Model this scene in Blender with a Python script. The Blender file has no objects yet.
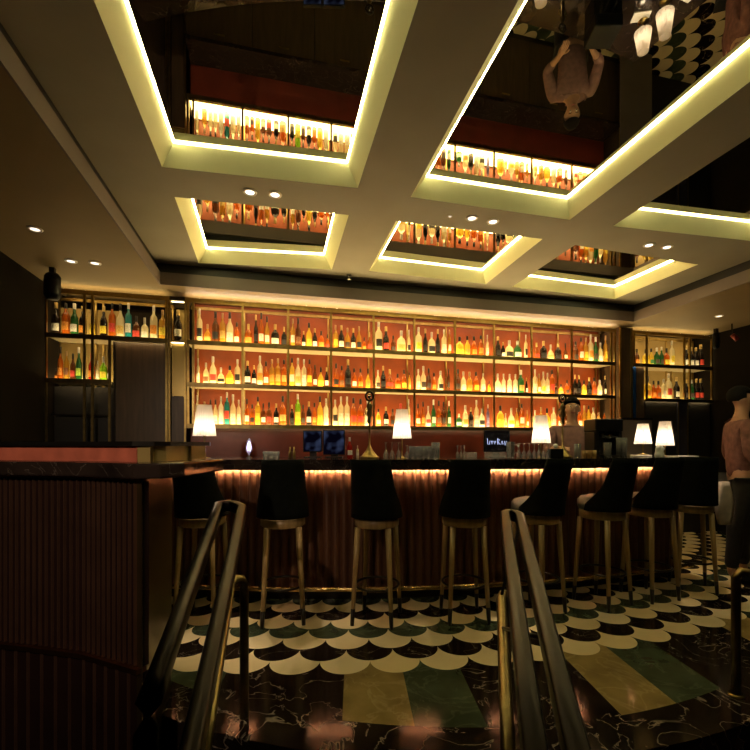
import bpy, bmesh, math, random
from mathutils import Vector, Matrix
random.seed(7)
C = bpy.context.scene.collection
# ------------------------------------------------------------------ camera model
F, CX, HY, H, PSI = 447.0, 385.0, 445.0, 1.21, math.radians(13.8)
cs, sn = math.cos(PSI), math.sin(PSI)
def cw(xc, zc, z=0.0):                       # camera-plan coordinates -> world
    return Vector((xc*cs + zc*sn, zc*cs - xc*sn, z))
def onz(px, py, z):                          # point of the horizontal plane z
    zc = (H - z)*F/(py - HY); return cw((px-CX)/F*zc, zc, z)
def ony(px, Y, z=0.0):                       # point of the vertical plane Y
    th = math.atan((px-CX)/F) + PSI
    return Vector((Y*math.tan(th), Y, z))
def atd(px, zc, z=0.0): return cw((px-CX)/F*zc, zc, z)
def zcof(v): return v.x*sn + v.y*cs

# ------------------------------------------------------------------ materials
MATS = {}
def nm(name):
    m = bpy.data.materials.new(name); m.use_nodes = True
    nt = m.node_tree; nt.nodes.clear()
    out = nt.nodes.new('ShaderNodeOutputMaterial')
    MATS[name] = m
    return m, nt, out
def princ(nt, col, rough=.5, metal=0, coat=0, spec=.5):
    p = nt.nodes.new('ShaderNodeBsdfPrincipled')
    p.inputs['Base Color'].default_value = (*col, 1)
    p.inputs['Roughness'].default_value = rough
    p.inputs['Metallic'].default_value = metal
    p.inputs['Coat Weight'].default_value = coat
    p.inputs['Coat Roughness'].default_value = .06
    p.inputs['Specular IOR Level'].default_value = spec
    return p
def mat(name, col, rough=.5, metal=0, coat=0, noise=0, scale=8, spec=.5, stretch=None, bump=0):
    if name in MATS: return MATS[name]
    m, nt, out = nm(name)
    p = princ(nt, col, rough, metal, coat, spec)
    if noise:
        tc = nt.nodes.new('ShaderNodeTexCoord'); mp = nt.nodes.new('ShaderNodeMapping')
        if stretch: mp.inputs['Scale'].default_value = stretch
        n = nt.nodes.new('ShaderNodeTexNoise'); n.inputs['Scale'].default_value = scale; n.inputs['Detail'].default_value = 5
        r = nt.nodes.new('ShaderNodeValToRGB')
        r.color_ramp.elements[0].color = (*[c*(1-noise) for c in col], 1)
        r.color_ramp.elements[1].color = (*[min(1, c*(1+noise)) for c in col], 1)
        r.color_ramp.elements[0].position = .3; r.color_ramp.elements[1].position = .7
        nt.links.new(tc.outputs['Object'], mp.inputs[0]); nt.links.new(mp.outputs[0], n.inputs[0])
        nt.links.new(n.outputs[0], r.inputs[0]); nt.links.new(r.outputs[0], p.inputs['Base Color'])
        if bump:
            b = nt.nodes.new('ShaderNodeBump'); b.inputs['Strength'].default_value = bump
            nt.links.new(n.outputs[0], b.inputs['Height']); nt.links.new(b.outputs[0], p.inputs['Normal'])
    nt.links.new(p.outputs[0], out.inputs[0])
    return m
def emit(name, col, s):
    if name in MATS: return MATS[name]
    m, nt, out = nm(name)
    e = nt.nodes.new('ShaderNodeEmission'); e.inputs[0].default_value = (*col, 1); e.inputs[1].default_value = s
    nt.links.new(e.outputs[0], out.inputs[0]); return m
def glassy(name, col, see=.35, rough=.08, tl=.5):
    """tinted glass with liquid: partly see-through, partly glowing through, glossy skin"""
    if name in MATS: return MATS[name]
    m, nt, out = nm(name)
    tr = nt.nodes.new('ShaderNodeBsdfTransparent'); tr.inputs[0].default_value = (*[min(1, .25+.75*c) for c in col], 1)
    df = nt.nodes.new('ShaderNodeBsdfDiffuse'); df.inputs[0].default_value = (*col, 1)
    tn = nt.nodes.new('ShaderNodeBsdfTranslucent'); tn.inputs[0].default_value = (*col, 1)
    gl = nt.nodes.new('ShaderNodeBsdfGlossy'); gl.inputs['Roughness'].default_value = rough
    m1 = nt.nodes.new('ShaderNodeMixShader'); m1.inputs[0].default_value = tl
    m2 = nt.nodes.new('ShaderNodeMixShader'); m2.inputs[0].default_value = see
    m3 = nt.nodes.new('ShaderNodeMixShader')
    fr = nt.nodes.new('ShaderNodeFresnel'); fr.inputs[0].default_value = 1.5
    L = nt.links.new
    L(df.outputs[0], m1.inputs[1]); L(tn.outputs[0], m1.inputs[2])
    L(m1.outputs[0], m2.inputs[1]); L(tr.outputs[0], m2.inputs[2])
    L(fr.outputs[0], m3.inputs[0]); L(m2.outputs[0], m3.inputs[1]); L(gl.outputs[0], m3.inputs[2])
    L(m3.outputs[0], out.inputs[0]); return m
def thin_glass(name, col=(.9,.95,.95), see=.8):
    return glassy(name, col, see, .03, .3)

class G:                                      # tiny node-math helper
    def __init__(s, nt): s.nt = nt
    def __call__(s, op, a, b=None, c=None):
        n = s.nt.nodes.new('ShaderNodeMath'); n.operation = op
        for i, v in enumerate((a, b, c)):
            if v is None: continue
            if isinstance(v, (int, float)): n.inputs[i].default_value = v
            else: s.nt.links.new(v, n.inputs[i])
        return n.outputs[0]
    def mix(s, f, a, b):
        n = s.nt.nodes.new('ShaderNodeMix'); n.data_type = 'RGBA'
        for i, v in ((0, f), (6, a), (7, b)):
            if isinstance(v, tuple): n.inputs[i].default_value = (*v, 1)
            elif isinstance(v, (int, float)): n.inputs[i].default_value = v
            else: s.nt.links.new(v, n.inputs[i])
        return n.outputs[2]

def marble_nodes(nt, g, vec, base, dark, vein, vs=2.2, amt=1.0, thr=.035):
    n = nt.nodes.new('ShaderNodeTexNoise'); n.inputs['Scale'].default_value = 5; n.inputs['Detail'].default_value = 8
    nt.links.new(vec, n.inputs[0])
    body = g.mix(g('MULTIPLY', g('SUBTRACT', n.outputs[0], .3), 2.2), dark, base)
    w = nt.nodes.new('ShaderNodeTexNoise'); w.inputs['Scale'].default_value = vs; w.inputs['Detail'].default_value = 4
    w.inputs['Distortion'].default_value = 1.6
    nt.links.new(vec, w.inputs[0])
    d = g('ABSOLUTE', g('SUBTRACT', w.outputs[0], .5))
    v = g('MULTIPLY', g('SUBTRACT', 1.0, g('MINIMUM', g('DIVIDE', d, thr), 1.0)), amt)
    v2 = g('MULTIPLY', v, g('MULTIPLY', n.outputs[0], 1.2))
    return g.mix(g('MINIMUM', v2, 1.0), body, vein)

def marble(name, base, dark, vein, rough=.12, vs=3.0, amt=.8, thr=.02):
    m, nt, out = nm(name); g = G(nt)
    tc = nt.nodes.new('ShaderNodeTexCoord')
    col = marble_nodes(nt, g, tc.outputs['Object'], base, dark, vein, vs, amt, thr)
    p = princ(nt, base, rough); nt.links.new(col, p.inputs['Base Color']); nt.links.new(p.outputs[0], out.inputs[0])
    return m

def floor_material():
    m, nt, out = nm('inlaid_marble_floor'); g = G(nt)
    tc = nt.nodes.new('ShaderNodeTexCoord'); sp = nt.nodes.new('ShaderNodeSeparateXYZ')
    nt.links.new(tc.outputs['Object'], sp.inputs[0])
    x, y = sp.outputs[0], sp.outputs[1]
    r = g('SQRT', g('ADD', g('MULTIPLY', x, x), g('MULTIPLY', y, y)))
    xs, ys = g('ADD', x, .80), g('SUBTRACT', y, 3.63)
    rs = g('SQRT', g('ADD', g('MULTIPLY', xs, xs), g('MULTIPLY', ys, ys)))
    a = g('ARCTAN2', xs, g('MULTIPLY', ys, -1.0))
    s = g('DIVIDE', g('SUBTRACT', 6.145, rs), .145)
    j = g('FLOOR', s); f = g('SUBTRACT', s, j)
    odd = g('FLOORED_MODULO', j, 2.0)
    u = g('ADD', g('ADD', g('DIVIDE', a, .0464), .684), g('MULTIPLY', odd, .5))
    du = g('SUBTRACT', g('FRACT', u), .5)
    om = g('SUBTRACT', 1.0, f)
    ins = g('LESS_THAN', g('ADD', g('MULTIPLY', om, om), g('MULTIPLY', g('MULTIPLY', du, du), 4.0)), 1.0)
    row = g('SUBTRACT', g('ADD', j, ins), 1.0)
    # cell id of the owning tile
    odd2 = g('FLOORED_MODULO', row, 2.0)
    cell = g('FLOOR', g('ADD', g('ADD', g('DIVIDE', a, .0464), .684), g('MULTIPLY', odd2, .5)))
    wn = nt.nodes.new('ShaderNodeTexWhiteNoise'); wn.noise_dimensions = '2D'
    cb = nt.nodes.new('ShaderNodeCombineXYZ'); nt.links.new(cell, cb.inputs[0]); nt.links.new(row, cb.inputs[1])
    nt.links.new(cb.outputs[0], wn.inputs[0]); h = wn.outputs[0]
    vec = tc.outputs['Object']
    cream = g.mix(h, (.86,.68,.38), (.90,.76,.50))
    nz = nt.nodes.new('ShaderNodeTexNoise'); nz.inputs['Scale'].default_value = 9; nz.inputs['Detail'].default_value = 6
    nt.links.new(vec, nz.inputs[0])
    cream = g.mix(g('MULTIPLY', nz.outputs[0], .45), cream, (.62,.46,.24))
    black = marble_nodes(nt, g, vec, (.020,.012,.009), (.006,.004,.003), (.40,.32,.25), 3.2, .9, .008)
    green = marble_nodes(nt, g, vec, (.070,.088,.050), (.03,.040,.024), (.16,.18,.11), 3.5, .5, .03)
    gold = marble_nodes(nt, g, vec, (.36,.26,.10), (.19,.13,.045), (.5,.4,.2), 3.0, .5, .03)
    rm = g('FLOORED_MODULO', row, 4.0)
    isodd = g('GREATER_THAN', odd2, .5)
    isgr = g('GREATER_THAN', rm, 2.5)
    sc = g.mix(isodd, cream, g.mix(isgr, black, green))
    t = g('FRACT', g('DIVIDE', g('ADD', g('ADD', x, .54), g('MULTIPLY', g('ADD', y, 2.87), .07)), 1.25))
    panel = g.mix(g('GREATER_THAN', t, .25), gold, g.mix(g('GREATER_THAN', t, .5), green, black))
    dark2 = marble_nodes(nt, g, vec, (.024,.015,.010), (.007,.005,.004), (.46,.38,.30), 3.6, 1.0, .010)
    panel = g.mix(g('GREATER_THAN', r, 2.955), panel, dark2)
    col = g.mix(g('GREATER_THAN', row, -.5), panel, sc)
    p = princ(nt, (.5,.5,.5), .12, spec=.32)
    nt.links.new(col, p.inputs['Base Color']); nt.links.new(p.outputs[0], out.inputs[0])
    return m

# ------------------------------------------------------------------ mesh helpers
def obj(name, bm, m, parent=None, smooth=False, loc=None, bevel=0):
    me = bpy.data.meshes.new(name)
    bmesh.ops.recalc_face_normals(bm, faces=bm.faces[:])
    if smooth:
        for f in bm.faces: f.smooth = True
    bm.to_mesh(me); bm.free()
    ms = m if isinstance(m, (list, tuple)) else [m]
    for k in ms: me.materials.append(k)
    o = bpy.data.objects.new(name, me); C.objects.link(o)
    if parent: o.parent = parent
    if loc is not None: o.location = loc
    if bevel:
        b = o.modifiers.new('bevel', 'BEVEL'); b.width = bevel; b.segments = 2; b.limit_method = 'ANGLE'
    return o
def thing(name, label, cat, loc=(0,0,0), rz=0, group=None):
    o = bpy.data.objects.new(name, None); C.objects.link(o)
    o.location = loc; o.rotation_euler = (0,0,rz); o['label'] = label; o['category'] = cat
    if group: o['group'] = group
    return o
def tag(o, label, cat, group=None):
    o['label'] = label; o['category'] = cat
    if group: o['group'] = group
    return o
def struct(name, bm, m, label=None, cat=None, **k):
    o = obj(name, bm, m, **k); o['kind'] = 'structure'
    o['label'] = label or name.replace('_', ' '); o['category'] = cat or name.split('_')[0]
    return o
def box(bm, x0, x1, y0, y1, z0, z1, mi=0):
    vs = [bm.verts.new((x, y, z)) for z in (z0, z1) for y in (y0, y1) for x in (x0, x1)]
    for q in ((0,2,3,1),(4,5,7,6),(0,1,5,4),(2,6,7,3),(0,4,6,2),(1,3,7,5)):
        f = bm.faces.new([vs[i] for i in q]); f.material_index = mi
    return bm
def B(*a): return box(bmesh.new(), *a)
def prism(bm, pts, z0, z1, mi=0):
    """closed plan polygon extruded between two heights"""
    lo = [bm.verts.new((p[0], p[1], z0)) for p in pts]; hi = [bm.verts.new((p[0], p[1], z1)) for p in pts]
    n = len(pts)
    for i in range(n):
        f = bm.faces.new((lo[i], lo[(i+1) % n], hi[(i+1) % n], hi[i])); f.material_index = mi
    for ring in (lo[::-1], hi):
        f = bm.faces.new(ring); f.material_index = mi
    return bm
def strip(bm, a, b, z0, z1):
    """solid between two open plan polylines a and b of equal length"""
    return prism(bm, list(a) + list(b)[::-1], z0, z1)
def lathe(bm, prof, seg=16, off=(0,0,0), sx=1, sy=1, a0=0, a1=2*math.pi, mi=0):
    full = abs(a1-a0-2*math.pi) < 1e-6
    n = seg if full else seg+1
    rings = []
    for (r, z) in prof:
        if r < 1e-6: rings.append([bm.verts.new((off[0], off[1], off[2]+z))]); continue
        rings.append([bm.verts.new((off[0]+sx*r*math.cos(a0+(a1-a0)*i/seg), off[1]+sy*r*math.sin(a0+(a1-a0)*i/seg), off[2]+z)) for i in range(n)])
    for A, D in zip(rings, rings[1:]):
        m = n if full else n-1
        for i in range(m):
            k = (i+1) % n
            if len(A) == 1 and len(D) == 1: continue
            if len(A) == 1: f = bm.faces.new((A[0], D[k], D[i]))
            elif len(D) == 1: f = bm.faces.new((A[i], A[k], D[0]))
            else: f = bm.faces.new((A[i], A[k], D[k], D[i]))
            f.material_index = mi
    return bm
def tube(bm, pts, r, seg=10, sx=1.0, closed=False, sq=1.0):
    """round bar through points; r may be a list; sx widens sideways"""
    P = [Vector(p) for p in pts]; n = len(P); rings = []
    for i, p in enumerate(P):
        if closed: t = P[(i+1) % n] - P[i-1]
        else: t = (P[min(i+1, n-1)] - P[max(i-1, 0)])
        t.normalize()
        up = Vector((0,0,1)) if abs(t.z) < .96 else Vector((0,1,0))
        s = t.cross(up).normalized(); u = s.cross(t).normalized()
        rr = r[i] if isinstance(r, (list, tuple)) else r
        pw = lambda v: math.copysign(abs(v)**sq, v)
        rings.append([bm.verts.new(p + s*(rr*sx*pw(math.cos(2*math.pi*k/seg))) + u*(rr*pw(math.sin(2*math.pi*k/seg)))) for k in range(seg)])
    m = n if closed else n-1
    for i in range(m):
        A, D = rings[i], rings[(i+1) % n]
        for k in range(seg):
            bm.faces.new((A[k], A[(k+1) % seg], D[(k+1) % seg], D[k]))
    if not closed:
        bm.faces.new(rings[0][::-1]); bm.faces.new(rings[-1])
    return bm
def ncopy(root, loc, rz=None, label=None):
    r = root.copy(); C.objects.link(r); r.location = loc
    if rz is not None: r.rotation_euler = (0,0,rz)
    if label: r['label'] = label
    for ch in list(root.children):
        c = ch.copy(); C.objects.link(c); c.parent = r
        for g in list(ch.children):
            d = g.copy(); C.objects.link(d); d.parent = c
    return r
ORD = ['first','second','third','fourth','fifth','sixth','seventh','eighth','ninth','tenth','eleventh','twelfth','thirteenth']

# ------------------------------------------------------------------ shared materials
M = dict(
 brass = mat('aged_brass', (.36,.26,.09), .30, 1, noise=.2, scale=20),
 brassdk = mat('dark_brass', (.22,.16,.065), .35, 1, noise=.25, scale=15),
 bronze = mat('bronze_handrail', (.013,.010,.0085), .28, 1, noise=.2, scale=12),
 copper = mat('copper_flutes', (.105,.042,.020), .45, .1, noise=.25, scale=6, stretch=(1,1,.2)),
 darkflute = mat('dark_bronze_flutes', (.012,.005,.004), .45, 0, noise=.2, scale=6, spec=.15),
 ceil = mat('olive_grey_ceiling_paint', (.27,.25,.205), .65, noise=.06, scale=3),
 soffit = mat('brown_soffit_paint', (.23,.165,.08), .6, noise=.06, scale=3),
 fascia = mat('mauve_brown_fascia_paint', (.17,.13,.11), .55, noise=.06, scale=3),
 cove = mat('cove_cream_paint', (.86,.84,.50), .6, noise=.04, scale=3),
 black = mat('black_gap_paint', (.012,.011,.010), .5, noise=.2, scale=5),
 wall = mat('dark_brown_wall_paint', (.012,.009,.006), .9, noise=.15, scale=3, spec=.08),
 wood = mat('dark_stained_wood', (.060,.036,.020), .38, noise=.35, scale=7, stretch=(4,4,.4)),
 oak = mat('golden_stained_wood', (.36,.24,.095), .38, noise=.25, scale=12, stretch=(3,3,.4), coat=.2),
 orange = mat('burnt_orange_panel', (.20,.034,.003), .5, noise=.25, scale=4),
 mustard = mat('mustard_panel', (.34,.24,.08), .5, noise=.2, scale=4),
 redwall = mat('oxblood_panel', (.12,.022,.012), .3, noise=.25, scale=4),
 leather = mat('red_leather_band', (.42,.11,.065), .42, noise=.2, scale=14, bump=.15),
 velvet = mat('bottle_green_velvet', (.005,.006,.0045), .9, noise=.3, scale=25, bump=.1, spec=.08),
 seatcl = mat('grey_green_seat_leather', (.17,.16,.14), .4, noise=.15, scale=25),
 darkmetal = mat('blackened_metal', (.03,.026,.022), .3, .8, noise=.2, scale=10),
 plastic = mat('black_plastic', (.008,.008,.009), .4, noise=.2, scale=10, spec=.2),
 mirror = mat('smoked_mirror', (.62,.60,.52), .0, 1),
 goldmir = mat('gold_tinted_mirror', (.50,.37,.13), .25, .6, noise=.1, scale=2),
 blueglass = mat('blue_glass_panel', (.012,.05,.20), .2, noise=.2, scale=3),
 slate = mat('blue_grey_panel', (.035,.033,.055), .3, noise=.2, scale=3),
 grey = mat('grey_glass_screen', (.16,.13,.12), .35, noise=.15, scale=3),
 shelfin = mat('cream_shelf_board', (.45,.38,.24), .35, noise=.06, scale=5),
 white = mat('white_enamel', (.8,.78,.74), .3, noise=.03),
 paper = mat('white_paper', (.75,.74,.72), .7, noise=.03),
 skin = mat('skin', (.50,.28,.18), .5, noise=.06, scale=20),
 hair = mat('black_hair', (.004,.003,.003), .8, noise=.3, scale=60, spec=.15),
 shirt = mat('rose_check_shirt', (.20,.085,.075), .8, noise=.35, scale=22),
 vest = mat('mauve_shirt', (.26,.14,.13), .8, noise=.2, scale=22),
 trouser = mat('black_trousers', (.02,.018,.018), .8, noise=.2, scale=22),
 cloth = mat('pale_cloth', (.55,.46,.40), .8, noise=.12, scale=18),
 glass = thin_glass('clear_glassware', (.9,.9,.88), .80),
 cglass = mat('dull_chrome', (.5,.48,.45), .2, 1),
)
M['dmarble'] = marble('black_veined_marble', (.030,.020,.016), (.010,.007,.006), (.22,.18,.15), .10, 5, .4, .008)
FLOOR = floor_material()
LEDW = emit('cove_led', (1.0,.88,.42), 75)
LEDV = emit('dim_cove_led', (1.0,.88,.42), 15)
LEDS = emit('shelf_led', (1.0,.70,.32), 22)
PANEL = emit('shelf_light_panel', (1.0,.72,.29), 21)
PANEL2 = emit('dim_shelf_light_panel', (1.0,.74,.34), 9)
LEDT = emit('soffit_wash_led', (1.0,.80,.62), 60)
LEDY = emit('yellow_soffit_wash_led', (1.0,.74,.30), 24)
LEDB = emit('bar_led', (1.0,.64,.34), 1000)
SHADE = emit('lit_pleated_shade', (1.0,.80,.62), 3.2)

# ------------------------------------------------------------------ the setting: floor and steps
CC = (0.35, 4.87)                              # centre of the round platform, camera-plan
Cw = cw(*CC)
def arc(R, a, z=0): return cw(CC[0]+R*math.sin(a), CC[1]-R*math.cos(a), z)
def loc2(R, a): return (R*math.sin(a), -R*math.cos(a))
def platform(R, zt, zb):
    bm = bmesh.new()
    pts = [loc2(R, math.radians(t)) for t in range(-88, 89, 2)]
    pts += [(5.2, -.1), (5.2, 2.6), (-5.2, 2.6), (-5.2, -.1)]
    return prism(bm, pts, zb, zt)
fl = struct('floor', platform(3.17, 0, -.13), FLOOR, 'raised bar floor of inlaid scallop and striped marble', 'floor')
fl.location = (Cw.x, Cw.y, 0); fl.rotation_euler = (0,0,-PSI)
for i, (R, z) in enumerate(((3.55, -.16), (3.95, -.32))):
    o = struct('trim_%d' % (i+1), platform(R, z, z-.14), M['dmarble'], 'curved dark marble step below the bar floor', 'step')
    o.location = (Cw.x, Cw.y, 0); o.rotation_euler = (0,0,-PSI)
struct('trim_3', B(-5, 8.5, -3.2, 3.0, -.52, -.47), M['dmarble'], 'dark marble floor at the foot of the steps', 'floor')

# walls
WL, WR, WB = -2.16, 6.02, 5.42
struct('wall_left', B(WL-.1, WL, -3.2, WB, -.5, 3.3), M['wall'], 'dark brown side wall left', 'wall')
struct('wall_right', B(WR, WR+.1, -3.2, WB, -.5, 3.3), M['wall'], 'dark brown side wall right', 'wall')
struct('wall_back', B(WL, WR, WB, WB+.1, -.3, 3.3), M['wall'], 'dark wall behind the bottle shelving', 'wall')
struct('wall_front', B(WL, WR, -3.3, -3.2, -.5, 3.3), M['wall'], 'dark wall behind the viewer', 'wall')

# ceiling: low soffit with a raised tray, beams and mirrored coffers
Z1, Z2, Z3 = 2.78, 3.00, 3.105
TX0, TX1, TY0, TY1 = -1.10, 4.43, -.6, 4.77
bm = bmesh.new()
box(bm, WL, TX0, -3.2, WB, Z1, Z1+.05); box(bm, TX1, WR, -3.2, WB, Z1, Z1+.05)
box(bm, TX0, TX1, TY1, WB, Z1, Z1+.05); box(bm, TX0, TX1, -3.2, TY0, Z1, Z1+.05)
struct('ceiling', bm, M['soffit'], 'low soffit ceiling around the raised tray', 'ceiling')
bm = bmesh.new()
for (x0, x1, y0, y1) in ((TX0, TX0+.012, TY0, TY1), (TX1-.012, TX1, TY0, TY1), (TX0+.012, TX1-.012, TY1-.012, TY1), (TX0+.012, TX1-.012, TY0, TY0+.012)):
    box(bm, x0, x1, y0, y1, Z1-.002, Z2-.10)
struct('trim_4', bm, M['fascia'], 'fascia board around the ceiling tray', 'trim')
bm = bmesh.new()
for (x0, x1, y0, y1) in ((TX0-.10, TX0-.03, TY0-.1, TY1+.1), (TX1+.03, TX1+.10, TY0-.1, TY1+.1), (TX0-.1, TX1+.1, TY1+.03, TY1+.1), (TX0-.1, TX1+.1, TY0-.1, TY0-.03)):
    box(bm, x0, x1, y0, y1, Z2-.10, Z2+.02)
struct('trim_5', bm, M['black'], 'black shadow gap above the fascia', 'trim')

near = 1.15
def wl(px, py): return onz(px, py, Z2)
coffers = [   # far-left, far-right, near-right, near-left
 [wl(162,167), wl(357.8,188), Vector((.56,near,Z2)), Vector((-.71,near,Z2))],
 [wl(410.6,197), wl(569.8,219.8), Vector((2.27,near,Z2)), Vector((.95,near,Z2))],
 [wl(613,226), Vector((4.07,3.04,Z2)), Vector((4.07,near,Z2)), Vector((2.68,near,Z2))],
 [wl(198.6,263), wl(332,269.5), wl(348.8,215), wl(174.6,197)],
 [wl(369,271), wl(486,284), wl(542.6,239), wl(396,221)],
 [wl(512,287), wl(614.6,299), wl(698,264.6), wl(575,245)],
]
bm = bmesh.new()
edges = []
def loop(pts):
    v = [bm.verts.new(p) for p in pts]
    for i in range(len(v)): edges.append(bm.edges.new((v[i], v[(i+1) % len(v)])))
loop([(TX0-.1,TY0-.1,Z2), (TX1+.1,TY0-.1,Z2), (TX1+.1,TY1+.1,Z2), (TX0-.1,TY1+.1,Z2)])
for q in coffers: loop(q)
bmesh.ops.triangle_fill(bm, use_beauty=True, use_dissolve=False, edges=edges)
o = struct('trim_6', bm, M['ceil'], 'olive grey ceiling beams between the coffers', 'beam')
INS = .085
names6 = ['near left','near centre','near right','far left','far centre','far right']
for q, nmq in zip(coffers, names6):
    fl_, fr_, nr_, nl_ = q
    inner = []
    for i in range(4):
        p, a, b = q[i], q[i-1], q[(i+1) % 4]
        d = (a-p).normalized() + (b-p).normalized()
        s = (a-p).normalized().cross((b-p).normalized()).length
        inner.append(Vector((p.x, p.y, Z3)) + Vector((d.x, d.y, 0))*(INS/s))
    bm = bmesh.new()
    for i in range(4):
        k = (i+1) % 4
        bm.faces.new([bm.verts.new(v) for v in (q[i], q[k], inner[k], inner[i])])
        # outer back face gives the reveal board its thickness
        bm.faces.new([bm.verts.new(v) for v in (inner[i], inner[k], inner[k]+Vector((0,0,.03)), inner[i]+Vector((0,0,.03)))])
    struct('trim_7', bm, M['cove'], 'cream sloped reveal of the %s ceiling coffer' % nmq, 'reveal')
    cen = sum(inner, Vector())/4
    big = [cen + (v-cen)*1.03 for v in inner]
    bm = bmesh.new(); prism(bm, [(v.x, v.y) for v in big], Z3+.012, Z3+.022)
    tag(obj('mirror_panel', bm, M['mirror']), 'smoked mirror panel in the %s ceiling coffer' % nmq, 'mirror', None)
    for i in range(4):
        if i == 0: bm = bmesh.new()
        k = (i+1) % 4
        d1 = (inner[i]-cen); d2 = (inner[k]-cen)
        n = (inner[k]-inner[i]).cross(Vector((0,0,1))).normalized()
        if n.dot(cen-inner[i]) < 0: n = -n
        dd = (inner[k]-inner[i]).normalized()
        a, b = inner[i]+dd*.01+n*.002, inner[k]-dd*.01+n*.002
        prism(bm, [(a.x,a.y), (b.x,b.y), ((b+n*.006).x, (b+n*.006).y), ((a+n*.006).x, (a+n*.006).y)], Z3+.002, Z3+.010, 0 if i % 2 else 1)
    tag(obj('cove_light_strip', bm, [LEDW, LEDV]), 'warm light strip around the %s mirrored coffer' % nmq, 'light')

# ------------------------------------------------------------------ downlights
def spot(p, energy, size=1.1, blend=.6, col=(1,.78,.52)):
    l = bpy.data.lights.new('spot', 'SPOT'); l.energy = energy; l.spot_size = size; l.spot_blend = blend; l.color = col
    l.shadow_soft_size = .03
    o = bpy.data.objects.new('spot_beam', l); C.objects.link(o); return o
def downlight(p, label, e, lit=6):
    t = thing('downlight', label, 'light', p, 0, 'recessed ceiling downlights')
    bm = bmesh.new(); lathe(bm, [(.030,-.001),(.032,-.006),(.046,-.006),(.050,0)], 20)
    obj('rim', bm, M['white'], t, True)
    bm = bmesh.new(); lathe(bm, [(0,-.003),(.030,-.003)], 20)
    obj('lens', bm, emit('downlight_lens_%d' % lit, (1,.86,.66), lit), t)
    if e:
        s = spot(p, e, .62 if e == 85 else 1.1, .8); s.parent = t; s.location = (0,0,-.012); s.name = 'bulb'
    return t
for px, py, l in ((250,192,'left of the twin downlights between the left coffers'),(275,194.5,'right of the twin downlights between the left coffers'),
                  (472,218,'left of the twin downlights between the centre coffers'),(493,221.5,'right of the twin downlights between the centre coffers'),
                  (649,245,'left of the twin downlights between the right coffers'),(667,247,'right of the twin downlights between the right coffers')):
    downlight(onz(px,py,Z2), l, 85, 5)
downlight(onz(450,216,Z2), 'tiny ceiling light left of the centre twin downlights', 0, 2).scale = (.35,.35,1)
for px, py, l in ((35,229,'lit downlight at the far left of the brown soffit'),(71,261,'lit downlight in the left soffit above the shelving'),
                  (95,263,'dim downlight beside the speaker in the left soffit'),(719,316,'lit downlight in the right soffit above the shelving')):
    downlight(onz(px,py,Z1), l, 0 if 'dim' in l else 4, 3)
t = thing('sprinkler', 'small dark sprinkler head in the gap beside the centre left beam', 'sprinkler', onz(349,275,Z2-.01))
bm = bmesh.new(); lathe(bm, [(0,-.05),(.022,-.05),(.022,-.045),(.008,-.04),(.008,-.012),(.03,0),(0,0)], 14); obj('head', bm, M['cglass'], t, True)

# ------------------------------------------------------------------ bottle prototypes
GC = dict(a=('amber',(.48,.13,.012)), g=('golden',(.70,.40,.05)), o=('orange',(.66,.17,.015)), c=('clear',(.96,.88,.60)),
          d=('black',(.022,.014,.010)), n=('green',(.03,.16,.04)), t=('teal',(.03,.36,.38)), b=('brown',(.20,.065,.018)),
          y=('yellow',(.90,.66,.08)), l=('lime',(.40,.75,.04)), r=('red',(.55,.03,.02)), v=('violet',(.28,.24,.48)), w=('white',(.96,.93,.74)))
LC = dict(w=('white',(.82,.78,.66)), y=('yellow',(.85,.62,.06)), r=('red',(.62,.06,.04)), k=('black',(.02,.018,.02)), o=('orange',(.80,.30,.05)),
          g=('gold',(.62,.42,.12)), d=('dark',(.07,.05,.04)), b=('brown',(.25,.11,.05)), c=('cream',(.8,.7,.5)), n=('green',(.05,.22,.08)), l=('lime',(.5,.7,.1)), v=('violet',(.3,.25,.5)))
for k, (n_, c_) in GC.items():
    glassy('%s_glass_bottle' % n_, c_, .12 if k in 'wdn' else .34, .06, .45)
for k, (n_, c_) in LC.items(): mat('%s_paper_label' % n_, c_, .6, noise=.35, scale=30)
for n_, c_ in (('black_cap',(.015,.013,.012)), ('gold_cap',(.6,.42,.15)), ('silver_cap',(.55,.52,.48)), ('red_cap',(.5,.04,.03)), ('white_cap',(.8,.78,.72)), ('cork_cap',(.42,.27,.13))):
    mat(n_, c_, .35, noise=.1)
# profiles normalised to height 1 (radius in units of body radius) + body radius/height ratio, flatness, label band
SH = dict(
 T=([(.92,0),(1,.02),(1,.62),(.88,.68),(.50,.735),(.34,.78),(.32,.93),(0,.93)], .118, 1, (.20,.44)),
 R=([(.94,0),(1,.02),(1,.52),(.90,.60),(.55,.68),(.36,.75),(.33,.90),(0,.90)], .135, 1, (.16,.38)),
 W=([(.94,0),(1,.02),(1,.50),(.93,.57),(.62,.66),(.40,.72),(.36,.92),(0,.92)], .118, 1, (.16,.38)),
 F=([(.95,0),(1,.03),(1,.50),(.95,.58),(.70,.66),(.30,.72),(.28,.86),(0,.86)], .225, .62, (.16,.40)),
 D=([(.60,0),(.82,.06),(.97,.18),(1,.30),(.93,.44),(.72,.56),(.42,.64),(.27,.70),(.25,.86),(0,.86)], .235, .62, (.20,.38)),
)
SHN = dict(T='slim', R='stout', W='long-necked', F='squat square', D='rounded squat')
meshc = {}
def bmesh_to(bm, name, m, smooth=True):
    me = bpy.data.meshes.new(name); bmesh.ops.recalc_face_normals(bm, faces=bm.faces[:])
    for f in bm.faces: f.smooth = smooth
    bm.to_mesh(me); bm.free(); me.materials.append(m); return me
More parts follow.
